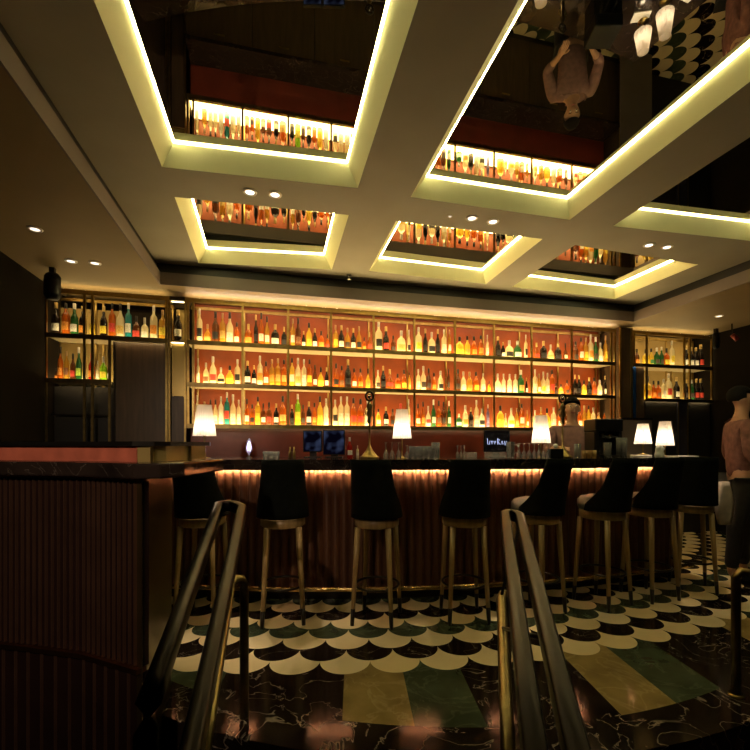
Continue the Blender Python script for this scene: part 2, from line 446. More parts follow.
def bottle_meshes(sh, gc, lc, cap):
    k = (sh, gc, lc, cap)
    if k in meshc: return meshc[k]
    prof, rr, fl, lb = SH[sh]
    bm = bmesh.new(); lathe(bm, [(r*rr, z) for r, z in prof], 14, sy=fl)
    body = bmesh_to(bm, 'bottle', MATS['%s_glass_bottle' % GC[gc][0]])
    top = prof[-1][1]; nr = prof[-2][0]*rr
    bm = bmesh.new(); lathe(bm, [(nr*1.02, top-.09), (nr*1.15, top-.09), (nr*1.15, 1.0), (nr*.9, 1.01), (0, 1.01)], 12, sy=1 if fl == 1 else max(fl, .8))
    capm = bmesh_to(bm, 'cap', MATS[cap])
    # a label wraps the front half, following the body
    def rad(z):
        for (r0, z0), (r1, z1) in zip(prof, prof[1:]):
            if z0 <= z <= z1 and z1 > z0: return r0 + (r1-r0)*(z-z0)/(z1-z0)
        return 1
    zs = [lb[0] + (lb[1]-lb[0])*i/4 for i in range(5)]
    bm = bmesh.new(); lathe(bm, [(rad(z)*rr*1.02+.001, z) for z in zs], 10, sy=fl, a0=math.radians(215), a1=math.radians(325))
    lab = bmesh_to(bm, 'label', MATS['%s_paper_label' % LC[lc][0]])
    meshc[k] = (body, capm, lab); return meshc[k]
CAPS = dict(d='gold_cap', w='silver_cap', c='silver_cap', n='white_cap', t='silver_cap', y='black_cap', g='cork_cap', a='gold_cap', o='black_cap', b='black_cap', l='silver_cap', r='red_cap', v='silver_cap')
NB = [0]
def bottle(p, h, sh, gc, lc, label, group, cap=None):
    body, capm, lab = bottle_meshes(sh, gc, lc, cap or CAPS[gc])
    t = bpy.data.objects.new('bottle', body); C.objects.link(t)
    t.location = p; s = h; t.scale = (s, s, s)
    t.rotation_euler = (0,0, random.uniform(-.25,.25))
    tag(t, label, 'bottle', group)
    for n_, me in (('cap', capm), ('label', lab)):
        c = bpy.data.objects.new(n_, me); C.objects.link(c); c.parent = t
    NB[0] += 1
    return t
def blabel(h, sh, gc, lc, i, row, where):
    return ('%s %s bottle with %s label, %s from left, %s' % (GC[gc][0], SHN[sh], LC[lc][0], ORD[i], where)) if row is None else \
           ('%s %s bottle, %s label, %s from left, %s shelf, %s' % (GC[gc][0], SHN[sh], LC[lc][0], ORD[i], row, where))

# rows: "px shape glass label heightpx[ cap]"
ROWS = ['top', 'middle', 'bottom']
MAIN = [
 ["199.7Tck33 207.5Dgg19 215.5Rbk31 222.6Tgg30 229.8Rcw31k 236.8Row22", "198.2Tcw25 206Rcb21 213Rcr27 221Dck17 229.8Dyy19 237.5Tck25", "197Tcw28 204.5Rgg22 210.5Rcw24k 215.5Rcw24k 221Tww27 227Ttr31 233Rcw29 238.7Tcw24"],
 ["248.5Fao21 255.9Wdk30 261.3Row32k 267Rgw29k 275.2Fdw22 284Fdk20", "247.6Rdw24 254Rdw20 260Tco29 266Row24 272Tgo26 278Tgg27 284Tog26", "247Row25 252.2Rok20 257.8Tyy27 263.3Rbw21 269Rbr22 276.2Rdw21 282.8Rog28"],
 ["292.8Tgw28 298.2Rbb29 303.7Rdw17 309Ryy25 314.8Rdw20 321.3Foo18 327.4For15", "292Tyw28 298Rcg28 304Tcw27 309.5Toy27 315Rbw22 320.8Dyy20 326.6Rdw20", "292Rdk20 297.8Tly30 303.2Rbd20 308.9Rdw23 314.4Roo22 320Ryy28 326Tww26"],
 ["335.7Tgy24 341.4Rdw24 347.4Rgd22 353.3Rdw22 359Rgk24 364.2Foo14 369.4Dar19", "336.2Rok24 341.8Rob22 348Rdk28 354.2Row20 360.5Roo20 368Dyo20", "335.2Tck25 341Tcw28 347Tcw28 353.5Ror27 360.5Ror26 367.5Tcw24"],
 ["378.7Tck29 386Wdr25 393.3Rbd17 401.3Fcg22 409Rck23", "377.9Rcd19 383.2Rdk23 389.8Dar20 397.7Foo16 404Roy20 409.6Tyg18", "378.3Ryw17 386Rdw19 392.7Rbk17 400.7Rrr22 408.7Tcw26"],
 ["418.6Tcy26 425.3Wdk25 431.7Fck22 437.8Wdk25 444Tcw25 449.4Tgw25", "418.3Tcw21 423.4Rcd24 428.7Rbd22 434Roo18 440.5Rck20 448.5Tbd22", "418Row22 423Roo24 428.2Dwr20 433.5Rnw26 438.8Rob25 443.6Rbd24 449Rnw25"],
 ["459.7Fyy19 467.3Ryo20 474Roo20 480.7Too21 487.3Tcw22", "458Wbd22 463.4Rcw20 469.5Rgo20 476Roy20 483Tcw19 489.2Fyy12", "459Fnw13 465.3Rco21 470.9Rdd19 476.4Tcw26 481.8Fwk18 487.9Tvv22"],
 ["498Wdk21 503Rdw16 509.3Fck18 517.5Fnw18 525.8Tck24", "497.8Dww19 503.6Tww19 509.6Tww19 515.4Tww19 520.8Rng23 526.4Rdw16", "500.4Fyy21 505.6Rcy14 511.3Dwy19 516.9Rgg19 521.7Tow23 527.2Rgw17"],
 ["536.6Dar17 543.5Fdk19 550.7Dcg16 558Fdk18 565.4Dbc18", "535Tcw24 539Rgw20 543.2Rcy22 547.4Tcw21 552Tor24 556Rbd12 561Fyg11 567Rod15", "535Rcg17 541Rgo20 547Dyy19 553.6Tcw20 559.6Row19 566Rbw20"],
 ["575.6Rbd20 581Tow24 585.8Tgy24 590.6Tco28 595.6Wnd25 600.4Rcw20 605.6Tgy27", "575Rdd20 579Rdk20 584Fyy15 589.3Rdk18 594.2Ror18 599.7Rcw16 605Wdw20", "575.2Rcr16 579.8Row20 584.3Rgo22 588.6Tyg22 593.2Tcb20 598.6Rgw16 604.4Tow18"],
]
import re
def parse(s):
    out = []
    for tkn in s.split():
        m_ = re.match(r'([\d.]+)([A-Z])([a-z])([a-z])(\d+)(k?)', tkn); out.append((float(m_[1]), m_[2], m_[3], m_[4], int(m_[5]), 'black_cap' if m_[6] else None))
    return out
SY0, SY1 = 5.0, 5.30
ZS = [2.29, 1.85, 1.42]; ZT = 2.735
YB = SY0 + .13
def place_row(spec, z, row, where, group, Y=YB, lim=None):
    L = []
    for i, (px, sh, gc, lc, hp, cap) in enumerate(parse(spec)):
        p = ony(px, Y, z+.002); h = min(hp*zcof(p)/F*1.06, .385); L.append([p, h, sh, gc, lc, cap])
        if lim: p.x = ony(px, SY0+.05).x; p.x = min(max(p.x, lim[0]+.04), lim[1]-.04)
    for i, (p, h, sh, gc, lc, cap) in enumerate(L):
        rr = SH[sh][1]*h; q = 1.0
        for k in (i-1, i+1):
            if 0 <= k < len(L):
                gap = abs(L[k][0].x-p.x); r2 = SH[L[k][2]][1]*L[k][1]
                q = min(q, .93*gap/(rr+r2))
        if lim is None:
            for xp in XP: q = min(q, max(.5, (abs(p.x-xp)-.012)/rr)) if abs(p.x-xp) < rr else q
        o = bottle(p, h, sh, gc, lc, blabel(h, sh, gc, lc, i, row, where), group, cap)
        o.scale = (h*q, h*max(q, .75), h); o.rotation_euler = (0,0,random.uniform(-.08,.08))
XP = [ony(p, SY0).x for p in [193.5,242.7,288.2,331,373.5,414,454.5,493.5,531,571,610.5]]
for b, rows in enumerate(MAIN):
    for r, s in enumerate(rows):
        place_row(s, ZS[r]+.001, ROWS[r], '%s bay behind bar' % ORD[b], 'bottles in the main back bar shelving')

# ------------------------------------------------------------------ main shelving
def shelving(name, label, x0, x1, posts, shelves, back, backz=0, top=ZT, deep=.30, led=True, frame='brass', led_back=True, wash=2):
    """posts: world X list; shelves: (x0, x1, z) list"""
    ox = (x0+x1)/2
    t = thing(name, label, 'shelving', (ox, SY0, 0))
    def P(n, bm, m, **k):
        for v in bm.verts: v.co.x -= ox; v.co.y -= SY0
        return obj(n, bm, m, t, **k)
    for (px_, z0, z1) in posts:
        bm = bmesh.new(); box(bm, px_-.011, px_+.011, SY0-.022, SY0-.002, z0, z1)
        P('post', bm, M[frame])
        bm = bmesh.new(); box(bm, px_-.008, px_+.008, SY0+deep-.03, SY0+deep-.012, z0, z1)
        P('rear_post', bm, M[frame])
    P('top_rail', B(x0-.01, x1+.01, SY0-.024, SY0+.0, top-.045, top), M[frame])
    P('soffit_wash_light', B(x0+.02, x1-.02, SY0-.011, SY0-.003, top+.0005, top+.004), LEDT if wash == 1 else LEDY)
    P('rear_rail', B(x0-.01, x1+.01, SY0+deep-.02, SY0+deep, top-.03, top), M[frame])
    if led: P('led_strip', B(x0+.02, x1-.02, SY0+.002, SY0+.010, top-.024, top-.016), LEDS)
    for (a, b, z) in shelves:
        P('shelf', B(a, b, SY0+.0, SY0+deep, z-.018, z), M['shelfin'])
        P('shelf_edge', B(a, b, SY0-.024, SY0-.001, z-.034, z+.010), M['brassdk'])
        if led:
            P('led_strip', B(a+.02, b-.02, SY0+.002, SY0+.012, z-.024, z-.0185), LEDS)
            P('light_panel', B(a+.02, b-.02, SY0+.03, SY0+deep-.02, z+.0002, z+.002), PANEL if wash == 1 else PANEL2)
    for (a, b, z0, z1, m) in back:
        P('back_panel', B(a, b, SY0+deep+.002, SY0+deep+.02, z0, z1), M[m])
    return t
PX = [193.5,242.7,288.2,331,373.5,414,454.5,493.5,531,571,610.5]
XP = [ony(p, SY0).x for p in PX]
x_l = ony(187, SY0).x
shelving('back_bar_shelving', 'long brass-framed backlit shelving with ten bays and orange back behind bar', x_l, XP[-1]+.06,
         [(x, 1.40, ZT-.03) for x in [x_l+.012]+XP] + [(XP[-1]+.055, 1.40, ZT-.03)],
         [(x_l, XP[-1]+.06, z) for z in ZS], [(x_l, XP[-1]+.06, 1.40, Z1-.01, 'orange')], wash=1)
# lower back bar cabinet
t = thing('back_bar_cabinet', 'dark oxblood cabinet and splashback under the long bottle shelving', 'cabinet', (1.7, SY0, 0))
obj('splashback', B(x_l-1.7, XP[-1]+.06-1.7, .20, .22, .90, 1.395), M['redwall'], t)
obj('worktop', B(x_l-1.7, XP[-1]+.06-1.7, -.12, .20, .86, .90), M['dmarble'], t)
for i in range(8):
    w = (XP[-1]+.06-x_l)/8; a = x_l-1.7+i*w
    d = obj('door', B(a+.006, a+w-.006, -.10, -.08, .08, .855), M['wood'], t)
    obj('handle', B(a+w*.42, a+w*.58, -.112, -.101, .78, .79), M['brass'], d)
obj('body', B(x_l-1.7, XP[-1]+.06-1.7, -.08, .20, .002, .858), M['black'], t)

# left shelving
xa, xb_, xc_, xd, xe = [ony(p, SY0).x for p in (45, 85, 93, 110, 168)]
place_row("52Wdw32 62.2Too32 71Wnw32 79.5Wdo30 89.3Tyy20 100.8Wdy31 109.4Tor34 117.8Rcg34k 126Ttw36 134Fbr23 142.5Fcw22 151.7Tco34 160.8Tgy30",
          ZS[0]+.001, 'top', 'left-hand shelving', 'bottles in the left shelving', lim=(xa, xe))
place_row("49.5Dbo12 56.8Roo32 63Tgb28 69.5Rbr26 75.5Wnl32 81Tcg26 88.5Rro27 94.6Rcw20 100.5Fly24 106.5Wdw22", ZS[1]+.001, 'lower', 'left-hand shelving', 'bottles in the left shelving', lim=(xa, xe))
shelving('side_shelving', 'brass-framed bottle shelving with mustard back at the far left', xa, xe,
         [(xa+.011, .0, ZT-.03), (xb_, .0, ZT-.03), (xc_, .0, ZT-.03), (xd, .0, ZS[0]-.02), (xe-.011, .0, ZT-.03)],
         [(xa, xe, ZS[0]), (xa, xd, ZS[1])], [(xa, xd, 1.83, ZT-.10, 'mustard'), (xd, xe, ZS[0]-.02, ZT-.10, 'wall'), (xa, xe, .1, 1.0, 'wood')], led_back=False)
t = thing('wall_panel', 'plain dark wood panel under the left shelving, above the near counter', 'panel', ((xd+xe)/2, SY0+.06, 0))
w = (xe-xd)/2-.014
obj('panel', B(-w, w, 0, .03, .01, ZS[0]-.03), M['wood'], t)
obj('frame', box(B(-w, -w+.02, -.012, -.001, .01, ZS[0]-.03), w-.02, w, -.012, -.001, .01, ZS[0]-.03), M['darkmetal'], t)
tl = thing('tall_cabinet', 'black open-front cabinet below the leftmost bottle shelf', 'cabinet', ((xa+xd)/2, SY0+.04, 0))
w = (xd-xa)/2-.02
obj('door_panel', B(-w, w, .10, .12, .01, ZS[1]-.05), M['black'], tl)
obj('rail', B(-w, w, 0.03, .06, 1.50, 1.52), M['darkmetal'], tl)
# narrow display column
xg, xh = ony(169.5, SY0).x, ony(186, SY0).x
t = thing('display_column', 'narrow gilt-mirrored display column between left and main shelving', 'cabinet', ((xg+xh)/2, SY0, 0))
w = (xh-xg)/2-.004
for s in (-1, 1): obj('post', B(s*w-.008, s*w+.008, -.03, -.01, .0, ZT), M['brass'], t)
obj('mirror_back', B(-w+.01, w-.01, .05, .06, 1.72, 2.27), M['goldmir'], t)
obj('lower_panel', B(-w+.01, w-.01, .03, .05, .0, 1.715), M['wood'], t)
obj('shelf', B(-w+.01, w-.01, -.01, .25, 2.272, 2.29), M['brassdk'], t)
obj('top', B(-w, w, -.03, .25, ZT-.04, ZT), M['darkmetal'], t)
obj('led_strip', B(-w+.015, w-.015, .0, .008, 2.262, 2.2705), PANEL2, t)  # both strips are added to brighten the column's gilt mirrors
obj('led_strip', B(-w+.015, w-.015, .0, .008, ZT-.049, ZT-.041), PANEL2, t)
obj('rear_mirror', B(-w+.01, w-.01, .26, .27, 2.30, ZT-.05), M['goldmir'], t)
place_row("178.3Wdw30", 2.291, None, 'alone in the narrow display column', 'display column bottle', Y=SY0+.08)

# right: pillar and shelving
xi, xj = ony(619.5, SY0).x, ony(631, SY0).x
t = thing('pillar', 'dark brown pillar with brass edges right of the long shelving', 'pillar', ((xi+xj)/2, SY0, 0))
w = (xj-xi)/2
obj('core', B(-w, w, 0, .35, .0, ZT+.03), M['wood'], t)
for s in (-1, 1): obj('edge_trim', B(s*w-.01, s*w+.01, -.022, -.002, .0, ZT+.03), M['brass'], t)
xk, xl_, xm, xn, xo, xp_ = [ony(p, SY0).x for p in (632.5, 646, 678, 687.5, 689, 711.5)]
place_row("636.5Tyy20 641.5Rbo16 650.5Fyy16 656Ryn17 661.6Rnd18 666.4Wnd19 671.5Foy18 676.8Tcy25 691.5Wdw21 696.3Wdw20 701Wdw20 706Wdr23", ZS[0]+.001, 'top', 'right-hand shelving', 'bottles in the right shelving', lim=(xk, xp_))
place_row("652Fyo22 658.4Roo18 663.2Rob18 668.4Tcw20 673.4Tcr25 681.5Wdw22 691.5Wdd20 696.6Wnd20 701.4Wdr21 706.3Wdr21", ZS[1]-.019, 'lower', 'right-hand shelving', 'bottles in the right shelving', lim=(xk, xp_))
shelving('corner_shelving', 'brass-framed bottle shelving in the right-hand corner', xk, xp_,
         [(xk+.012, 2.262, ZT-.03), (xl_, 1.803, ZT-.03), (ony(683.5, SY0).x, 1.803, ZT-.03), (xo, 1.803, ZT-.03), (xp_-.011, 1.803, ZT-.03)],
         [(xk, xp_, ZS[0]), (xl_, xp_, ZS[1]-.02)], [(xl_, xp_, 1.805, Z1-.02, 'mustard'), (xk, xl_, 2.27, Z1-.02, 'mustard')], led_back=False)
t = thing('corner_cabinet', 'black glossy cabinet under the right-hand corner shelving', 'cabinet', ((xk+xp_)/2, SY0, 0))
o0 = (xk+xp_)/2
obj('body', B(xl_-o0+.01, xp_-o0, .02, .30, .0, 1.80), M['black'], t)
obj('blue_glass', B(xk-o0+.005, xk-o0+.075, .02, .05, 1.45, 2.26), M['blueglass'], t)
obj('side_panel', B(xk-o0+.08, xl_-o0-.012, .02, .05, .9, 2.26), M['wood'], t)
obj('slate_panel', B(xm-o0, xn-o0, .0, .018, .4, 1.80), M['slate'], t)
for x in (xm, xn): obj('brass_strip', B(x-o0-.006, x-o0+.006, -.012, -.001, .4, 1.80), M['brass'], t)
# grey glass screen behind the right-hand lamps
a, b = ony(620.5, 4.75).x, ony(652, 4.75).x
t = thing('glass_screen', 'grey glass screen with pale top rail behind the right-hand lamps', 'screen', ((a+b)/2, 4.75, 0))
obj('pane', B(a-(a+b)/2, b-(a+b)/2, 0, .012, .02, 1.53), M['grey'], t)
obj('top_rail', B(a-(a+b)/2, b-(a+b)/2, -.012, .02, 1.531, 1.555), M['cglass'], t)
obj('foot', B(a-(a+b)/2, b-(a+b)/2, -.05, .06, .001, .019), M['darkmetal'], t)

# ------------------------------------------------------------------ speakers and fixtures
def speaker(p, label, w=.10, h=.20):
    t = thing('speaker', label, 'speaker', p)
    bm = bmesh.new(); lathe(bm, [(0,-h),(w*.35,-h),(w*.5,-h+.03),(w*.5,-.03),(w*.35,0),(0,0)], 16, sy=.8); obj('body', bm, M['plastic'], t, True)
    bm = bmesh.new(); lathe(bm, [(w*.51,-h*.8),(w*.515,-h*.25)], 12, sy=.8, a0=math.radians(200), a1=math.radians(340)); obj('grille', bm, M['darkmetal'], t, True)
    obj('bracket', B(-.02, .02, -.02, .02, .001, .05), M['darkmetal'], t)
q = ony(52.5, 4.55, 2.73); speaker(q, 'black cylindrical speaker hung from the soffit at far left', .13, .23)
q = ony(716, 4.8, 2.73); speaker(q, 'black speaker hung at the end of the right-hand shelving', .09, .22)
t = thing('track_spotlight', 'small red-tinted spotlight high on the right wall', 'light', ony(732, 4.55, 2.64), .6)
bm = bmesh.new(); tube(bm, [(0,0,0),(.03,-.06,-.07)], [.026,.034], 12); obj('can', bm, mat('dull_red_metal', (.25,.05,.04), .4, .5), t, True)
obj('stem', B(-.008,.008,-.008,.008,.02,.14), M['darkmetal'], t)

# ------------------------------------------------------------------ the curved bar
def barline(off, x0=-2.35, x1=2.78, n=60):
    """plan polyline parallel to the foot rail, 'off' behind it"""
    R = 8.2; cx, cz = -.5, 3.36+R; out = []
    a0, a1 = math.asin((x0-cx)/R), math.asin((x1-cx)/R)
    for i in range(n+1):
        a = a0+(a1-a0)*i/n; out.append((cx+(R-off)*math.sin(a), cz-(R-off)*math.cos(a)))
    return out
def bl(off, **k): return [cw(x, z) for x, z in barline(off, **k)]
bar = thing('bar_counter', 'long curved bar counter with glowing fluted copper front and black marble top', 'bar counter', cw(.2,3.9))
bo = cw(.2,3.9)
def barpart(name, bm, m, **k):
    for v in bm.verts: v.co.x -= bo.x; v.co.y -= bo.y
    return obj(name, bm, m, bar, **k)
# fluted front
bm = bmesh.new(); base = barline(.13, n=78*5)
R = 8.2
prof = []
for i, (x, z) in enumerate(base):
    f = (i % 5)/5.0
    bump = .034*math.sin(math.pi*f)**.9
    a = math.atan2(x+.5, (3.36+R)-z)
    prof.append((x+bump*math.sin(a), z-bump*math.cos(a)))
back = barline(.20, n=78*5)
strip(bm, [cw(*p) for p in prof], [cw(*p) for p in back], .10, 1.035)
barpart('fluted_front', bm, M['copper'])
barpart('kick_plate', strip(bmesh.new(), bl(.15), bl(.19), .001, .099), M['darkmetal'])
barpart('carcass', strip(bmesh.new(), bl(.21), bl(.50), .001, 1.03), M['black'])
barpart('marble_top', strip(bmesh.new(), bl(-.17), bl(.58), 1.037, 1.105), M['dmarble'])
barpart('under_counter_light', strip(bmesh.new(), bl(.084, x0=-2.3, x1=2.74), bl(.089, x0=-2.3, x1=2.74), 1.020, 1.0365), LEDB)
barpart('light_baffle', strip(strip(bmesh.new(), bl(.072), bl(.080), 1.014, 1.0365), bl(.0801), bl(.090), 1.014, 1.019), M['darkmetal'])
# foot rail with brackets
rail = bar
bm = bmesh.new(); tube(bm, [Vector((p.x, p.y, .125)) for p in bl(0, n=40)], .019, 10)
fr = barpart('foot_rail', bm, mat('polished_brass', (.78,.57,.22), .22, 1, noise=.08), smooth=True)
pts = barline(0, n=12); pts2 = barline(.128, n=12)
for i in range(1, 12, 2):
    bm = bmesh.new(); a, b = cw(*pts[i]), cw(*pts2[i]); tube(bm, [(a.x,a.y,.125),(b.x,b.y,.125)], .010, 8)
    for v in bm.verts: v.co.x -= bo.x; v.co.y -= bo.y
    obj('bracket', bm, M['brassdk'], fr)
BT = 1.1055

# ------------------------------------------------------------------ bar stools
def stool_proto():
    t = thing('bar_stool', 'x', 'bar stool', (0,0,0), 0, 'bar stools along the bar')
    SR = .152
    bm = bmesh.new(); lathe(bm, [(0,.650),(SR-.012,.650),(SR,.660),(SR,.716),(0,.716)], 32, sy=1.12); obj('seat_frame', bm, M['oak'], t, True)
    bm = bmesh.new(); lathe(bm, [(0,.717),(SR-.006,.717),(SR+.004,.740),(SR+.002,.785),(SR-.02,.813),(SR-.07,.826),(0,.830)], 32, sy=1.12, off=(0,.012,0)); obj('seat_cushion', bm, M['seatcl'], t, True)
    # wrap-round back: tall behind, sweeping down to the seat at the sides
    bm = bmesh.new(); n = 28; rows = 9
    inn, outr = [], []
    for i in range(n+1):
        a = math.radians(-90 + (i/n-.5)*2*98)              # -90 deg = back (away from the bar)
        d = abs(i/n-.5)*2
        top = 1.115 if d < .58 else 1.115-(1.115-.77)*((d-.58)/.42)**.36
        ri, ro = [], []
        for k in range(rows+1):
            z = .718+(top-.718)*k/rows
            lean = .075*((z-.718)/.397)**1.3
            rr = SR+.012+(.0)*k
            x = rr*math.cos(a)*(1-.06*(z-.718)/.397); y = 1.12*rr*math.sin(a)-lean
            thick = .026*(1-.35*k/rows)
            ro.append(bm.verts.new((x*(1+thick/rr*.6), y*(1+thick/rr*.6), z)))
            ri.append(bm.verts.new((x*(1-thick/rr*.35), y*(1-thick/rr*.35), z)))
        inn.append(ri); outr.append(ro)
    for i in range(n):
        for k in range(rows):
            bm.faces.new((outr[i][k], outr[i+1][k], outr[i+1][k+1], outr[i][k+1]))
            bm.faces.new((inn[i][k], inn[i][k+1], inn[i+1][k+1], inn[i+1][k]))
        bm.faces.new((outr[i][rows], outr[i+1][rows], inn[i+1][rows], inn[i][rows]))
        bm.faces.new((outr[i][0], inn[i][0], inn[i+1][0], outr[i+1][0]))
    for e in (0, n):
        for k in range(rows): bm.faces.new((outr[e][k], outr[e][k+1], inn[e][k+1], inn[e][k]))
    obj('backrest', bm, M['velvet'], t, True)
    for sx in (-1, 1):
        for sy in (-1, 1):
            top = Vector((sx*.105, sy*.115, .653)); bot = Vector((sx*.135, sy*.15, .001)); mid = top.lerp(bot, .83)
            bm = bmesh.new(); tube(bm, [top, top.lerp(bot,.4), mid], [.021,.018,.0145], 8)
            l = obj('leg', bm, M['oak'], t, True)
            bm = bmesh.new(); tube(bm, [mid, bot], [.0155,.013], 8); obj('ferrule', bm, M['darkmetal'], l, True)
    bm = bmesh.new(); tube(bm, [(.150*math.cos(2*math.pi*k/28), .165*math.sin(2*math.pi*k/28), .245) for k in range(28)], .009, 8, closed=True)
    obj('footrest_ring', bm, M['darkmetal'], t, True)
    return t
sp_ = [
 (203,3.16,-22,'dark velvet bar stool at far left, partly behind the near counter end'),
 (283,3.12,0,'dark velvet bar stool second from left, seen square from behind'),
 (377,3.11,-14,'dark velvet bar stool below the gilt stand and first clear lamp'),
 (464,3.16,14,'dark velvet bar stool in the middle, just left of the right handrail'),
 (536,3.27,55,'side-on dark bar stool just right of the handrail top, pale seat showing'),
 (602,3.44,55,'side-on dark bar stool fourth from right, under the two tall glasses'),
 (649,3.58,48,'side-on dark bar stool under the white cone lamp on the right'),
 (692,3.78,14,'dark velvet bar stool at the right end beside the standing person'),
]
sp_[5] = (602,3.44,55,'side-on dark bar stool third from right, under the two tall glasses')
proto = stool_proto()
for i, (px, zc, rot, lab) in enumerate(sp_):
    p = atd(px, zc); yaw = math.atan((px-CX)/F)+PSI-math.radians(rot)
    if i == 0: proto.location = p; proto.rotation_euler = (0,0,-yaw); proto['label'] = lab
    else: ncopy(proto, p, -yaw, lab)

# ------------------------------------------------------------------ near counter on the left
fp = [(-2.45,2.02),(-1.9,1.985),(-1.52,1.91),(-1.238,1.844),(-.93,1.71)]
t = thing('host_counter', 'near left counter with dark fluted front, red leather band and marble ledge', 'counter', cw(-1.4,2.1,-.47))
ho = cw(-1.4,2.1)
def hp(name, bm, m, **k):
    for v in bm.verts: v.co.x -= ho.x; v.co.y -= ho.y; v.co.z += .47
    return obj(name, bm, m, t, **k)
def resample(P, step):
    out = []; 
    for a, b in zip(P, P[1:]):
        L = math.dist(a, b); n = max(1, int(L/step))
        out += [(a[0]+(b[0]-a[0])*i/n, a[1]+(b[1]-a[1])*i/n) for i in range(n)]
    return out + [P[-1]]
def offs(P, d):
    out = []
    for i, p in enumerate(P):
        a, b = P[max(i-1,0)], P[min(i+1,len(P)-1)]
        tx, tz = b[0]-a[0], b[1]-a[1]; L = math.hypot(tx, tz)
        out.append((p[0]+tz/L*d, p[1]-tx/L*d))          # +d = towards the viewer
    return out
W_ = lambda P: [cw(*p) for p in P]
coarse = resample(fp, .05)
def finned(z0, z1, pitch):
    bm = strip(bmesh.new(), W_(coarse), W_(offs(coarse, -.03)), z0, z1)
    pts = resample(fp, pitch); pts = [p for i, p in enumerate(pts) if i == 0 or math.dist(p, pts[i-1]) > pitch*.5]
    for i, p in enumerate(pts[1:-1], 1):
        a, b = pts[i-1], pts[i+1]; L = math.dist(a, b); tx, tz = (b[0]-a[0])/L, (b[1]-a[1])/L
        q = lambda u, v: cw(p[0]+tx*u+tz*v, p[1]+tz*u-tx*v)
        prism(bm, [q(-.0028,-.002), q(-.0012,.011), q(.0012,.011), q(.0028,-.002)], z0+.001, z1-.001, 1)
    return bm
FIN = mat('copper_fin', (.36,.20,.13), .34, .9, noise=.15)
hp('fluted_front', finned(.36, 1.07, .029), [M['darkflute'], FIN])
hp('lower_front', finned(-.46, .335, .058), [M['darkflute'], FIN])
rl = offs(resample(fp, .1), .022)
hp('copper_rail', strip(bmesh.new(), W_(rl), W_(offs(resample(fp,.1), -.02)), .338, .358), mat('copper_trim', (.42,.20,.10), .3, 1, noise=.2))
hp('upper_trim', strip(bmesh.new(), W_(offs(resample(fp,.1), .016)), W_(offs(resample(fp,.1), -.02)), 1.072, 1.0835), MATS['copper_trim'])
hp('end_panel', strip(bmesh.new(), W_([(-.925,1.70),(-1.05,2.20)]), W_([(-.955,1.72),(-1.08,2.20)]), -.46, 1.083), mat('dark_gilt_panel', (.09,.06,.022), .3, .8, noise=.3, scale=3))
hp('core', prism(bmesh.new(), W_([(-2.45,2.08),(-1.5,1.99),(-.99,1.79),(-1.09,2.19),(-1.3,2.5),(-2.45,2.6)]), -.46, 1.082), M['black'])
led = [(-2.45,1.95),(-1.9,1.915),(-1.55,1.85),(-1.24,1.785),(-.92,1.645),(-.84,1.67),(-.79,1.76),(-.79,2.19),(-.82,2.24),(-1.2,2.56),(-2.45,2.66)]
hp('marble_ledge', prism(bmesh.new(), W_(led), 1.084, 1.142), M['dmarble'], bevel=.008)
up = [(-2.45,2.03),(-1.9,1.99),(-1.56,1.93),(-1.27,1.86),(-.975,1.755)]
hp('leather_band', strip(bmesh.new(), W_(up), W_(offs(up,-.03)), 1.143, 1.206), M['leather'])
up2 = [(-.972,1.755),(-.93,1.775),(-.90,1.84),(-.875,2.0),(-.86,2.14),(-.88,2.2)]
hp('gilt_glass_band', strip(bmesh.new(), W_(up2), W_(offs(up2,-.025)), 1.143, 1.206), M['goldmir'])
for a, b in ((up2[1],up2[2]),(up2[3],up2[4])):
    m_ = cw(*offs([a,b],.006)[0]); bm = bmesh.new(); tube(bm, [(m_.x,m_.y,1.143),(m_.x,m_.y,1.206)], .006, 8); hp('brass_bead', bm, M['brass'])
cap = offs(up, .02)+offs(up2[1:], .02)
capb = offs(up, -.06)+offs(up2[1:], -.06)
hp('cap_rail', strip(bmesh.new(), W_(cap), W_(capb), 1.2065, 1.224), M['darkmetal'])

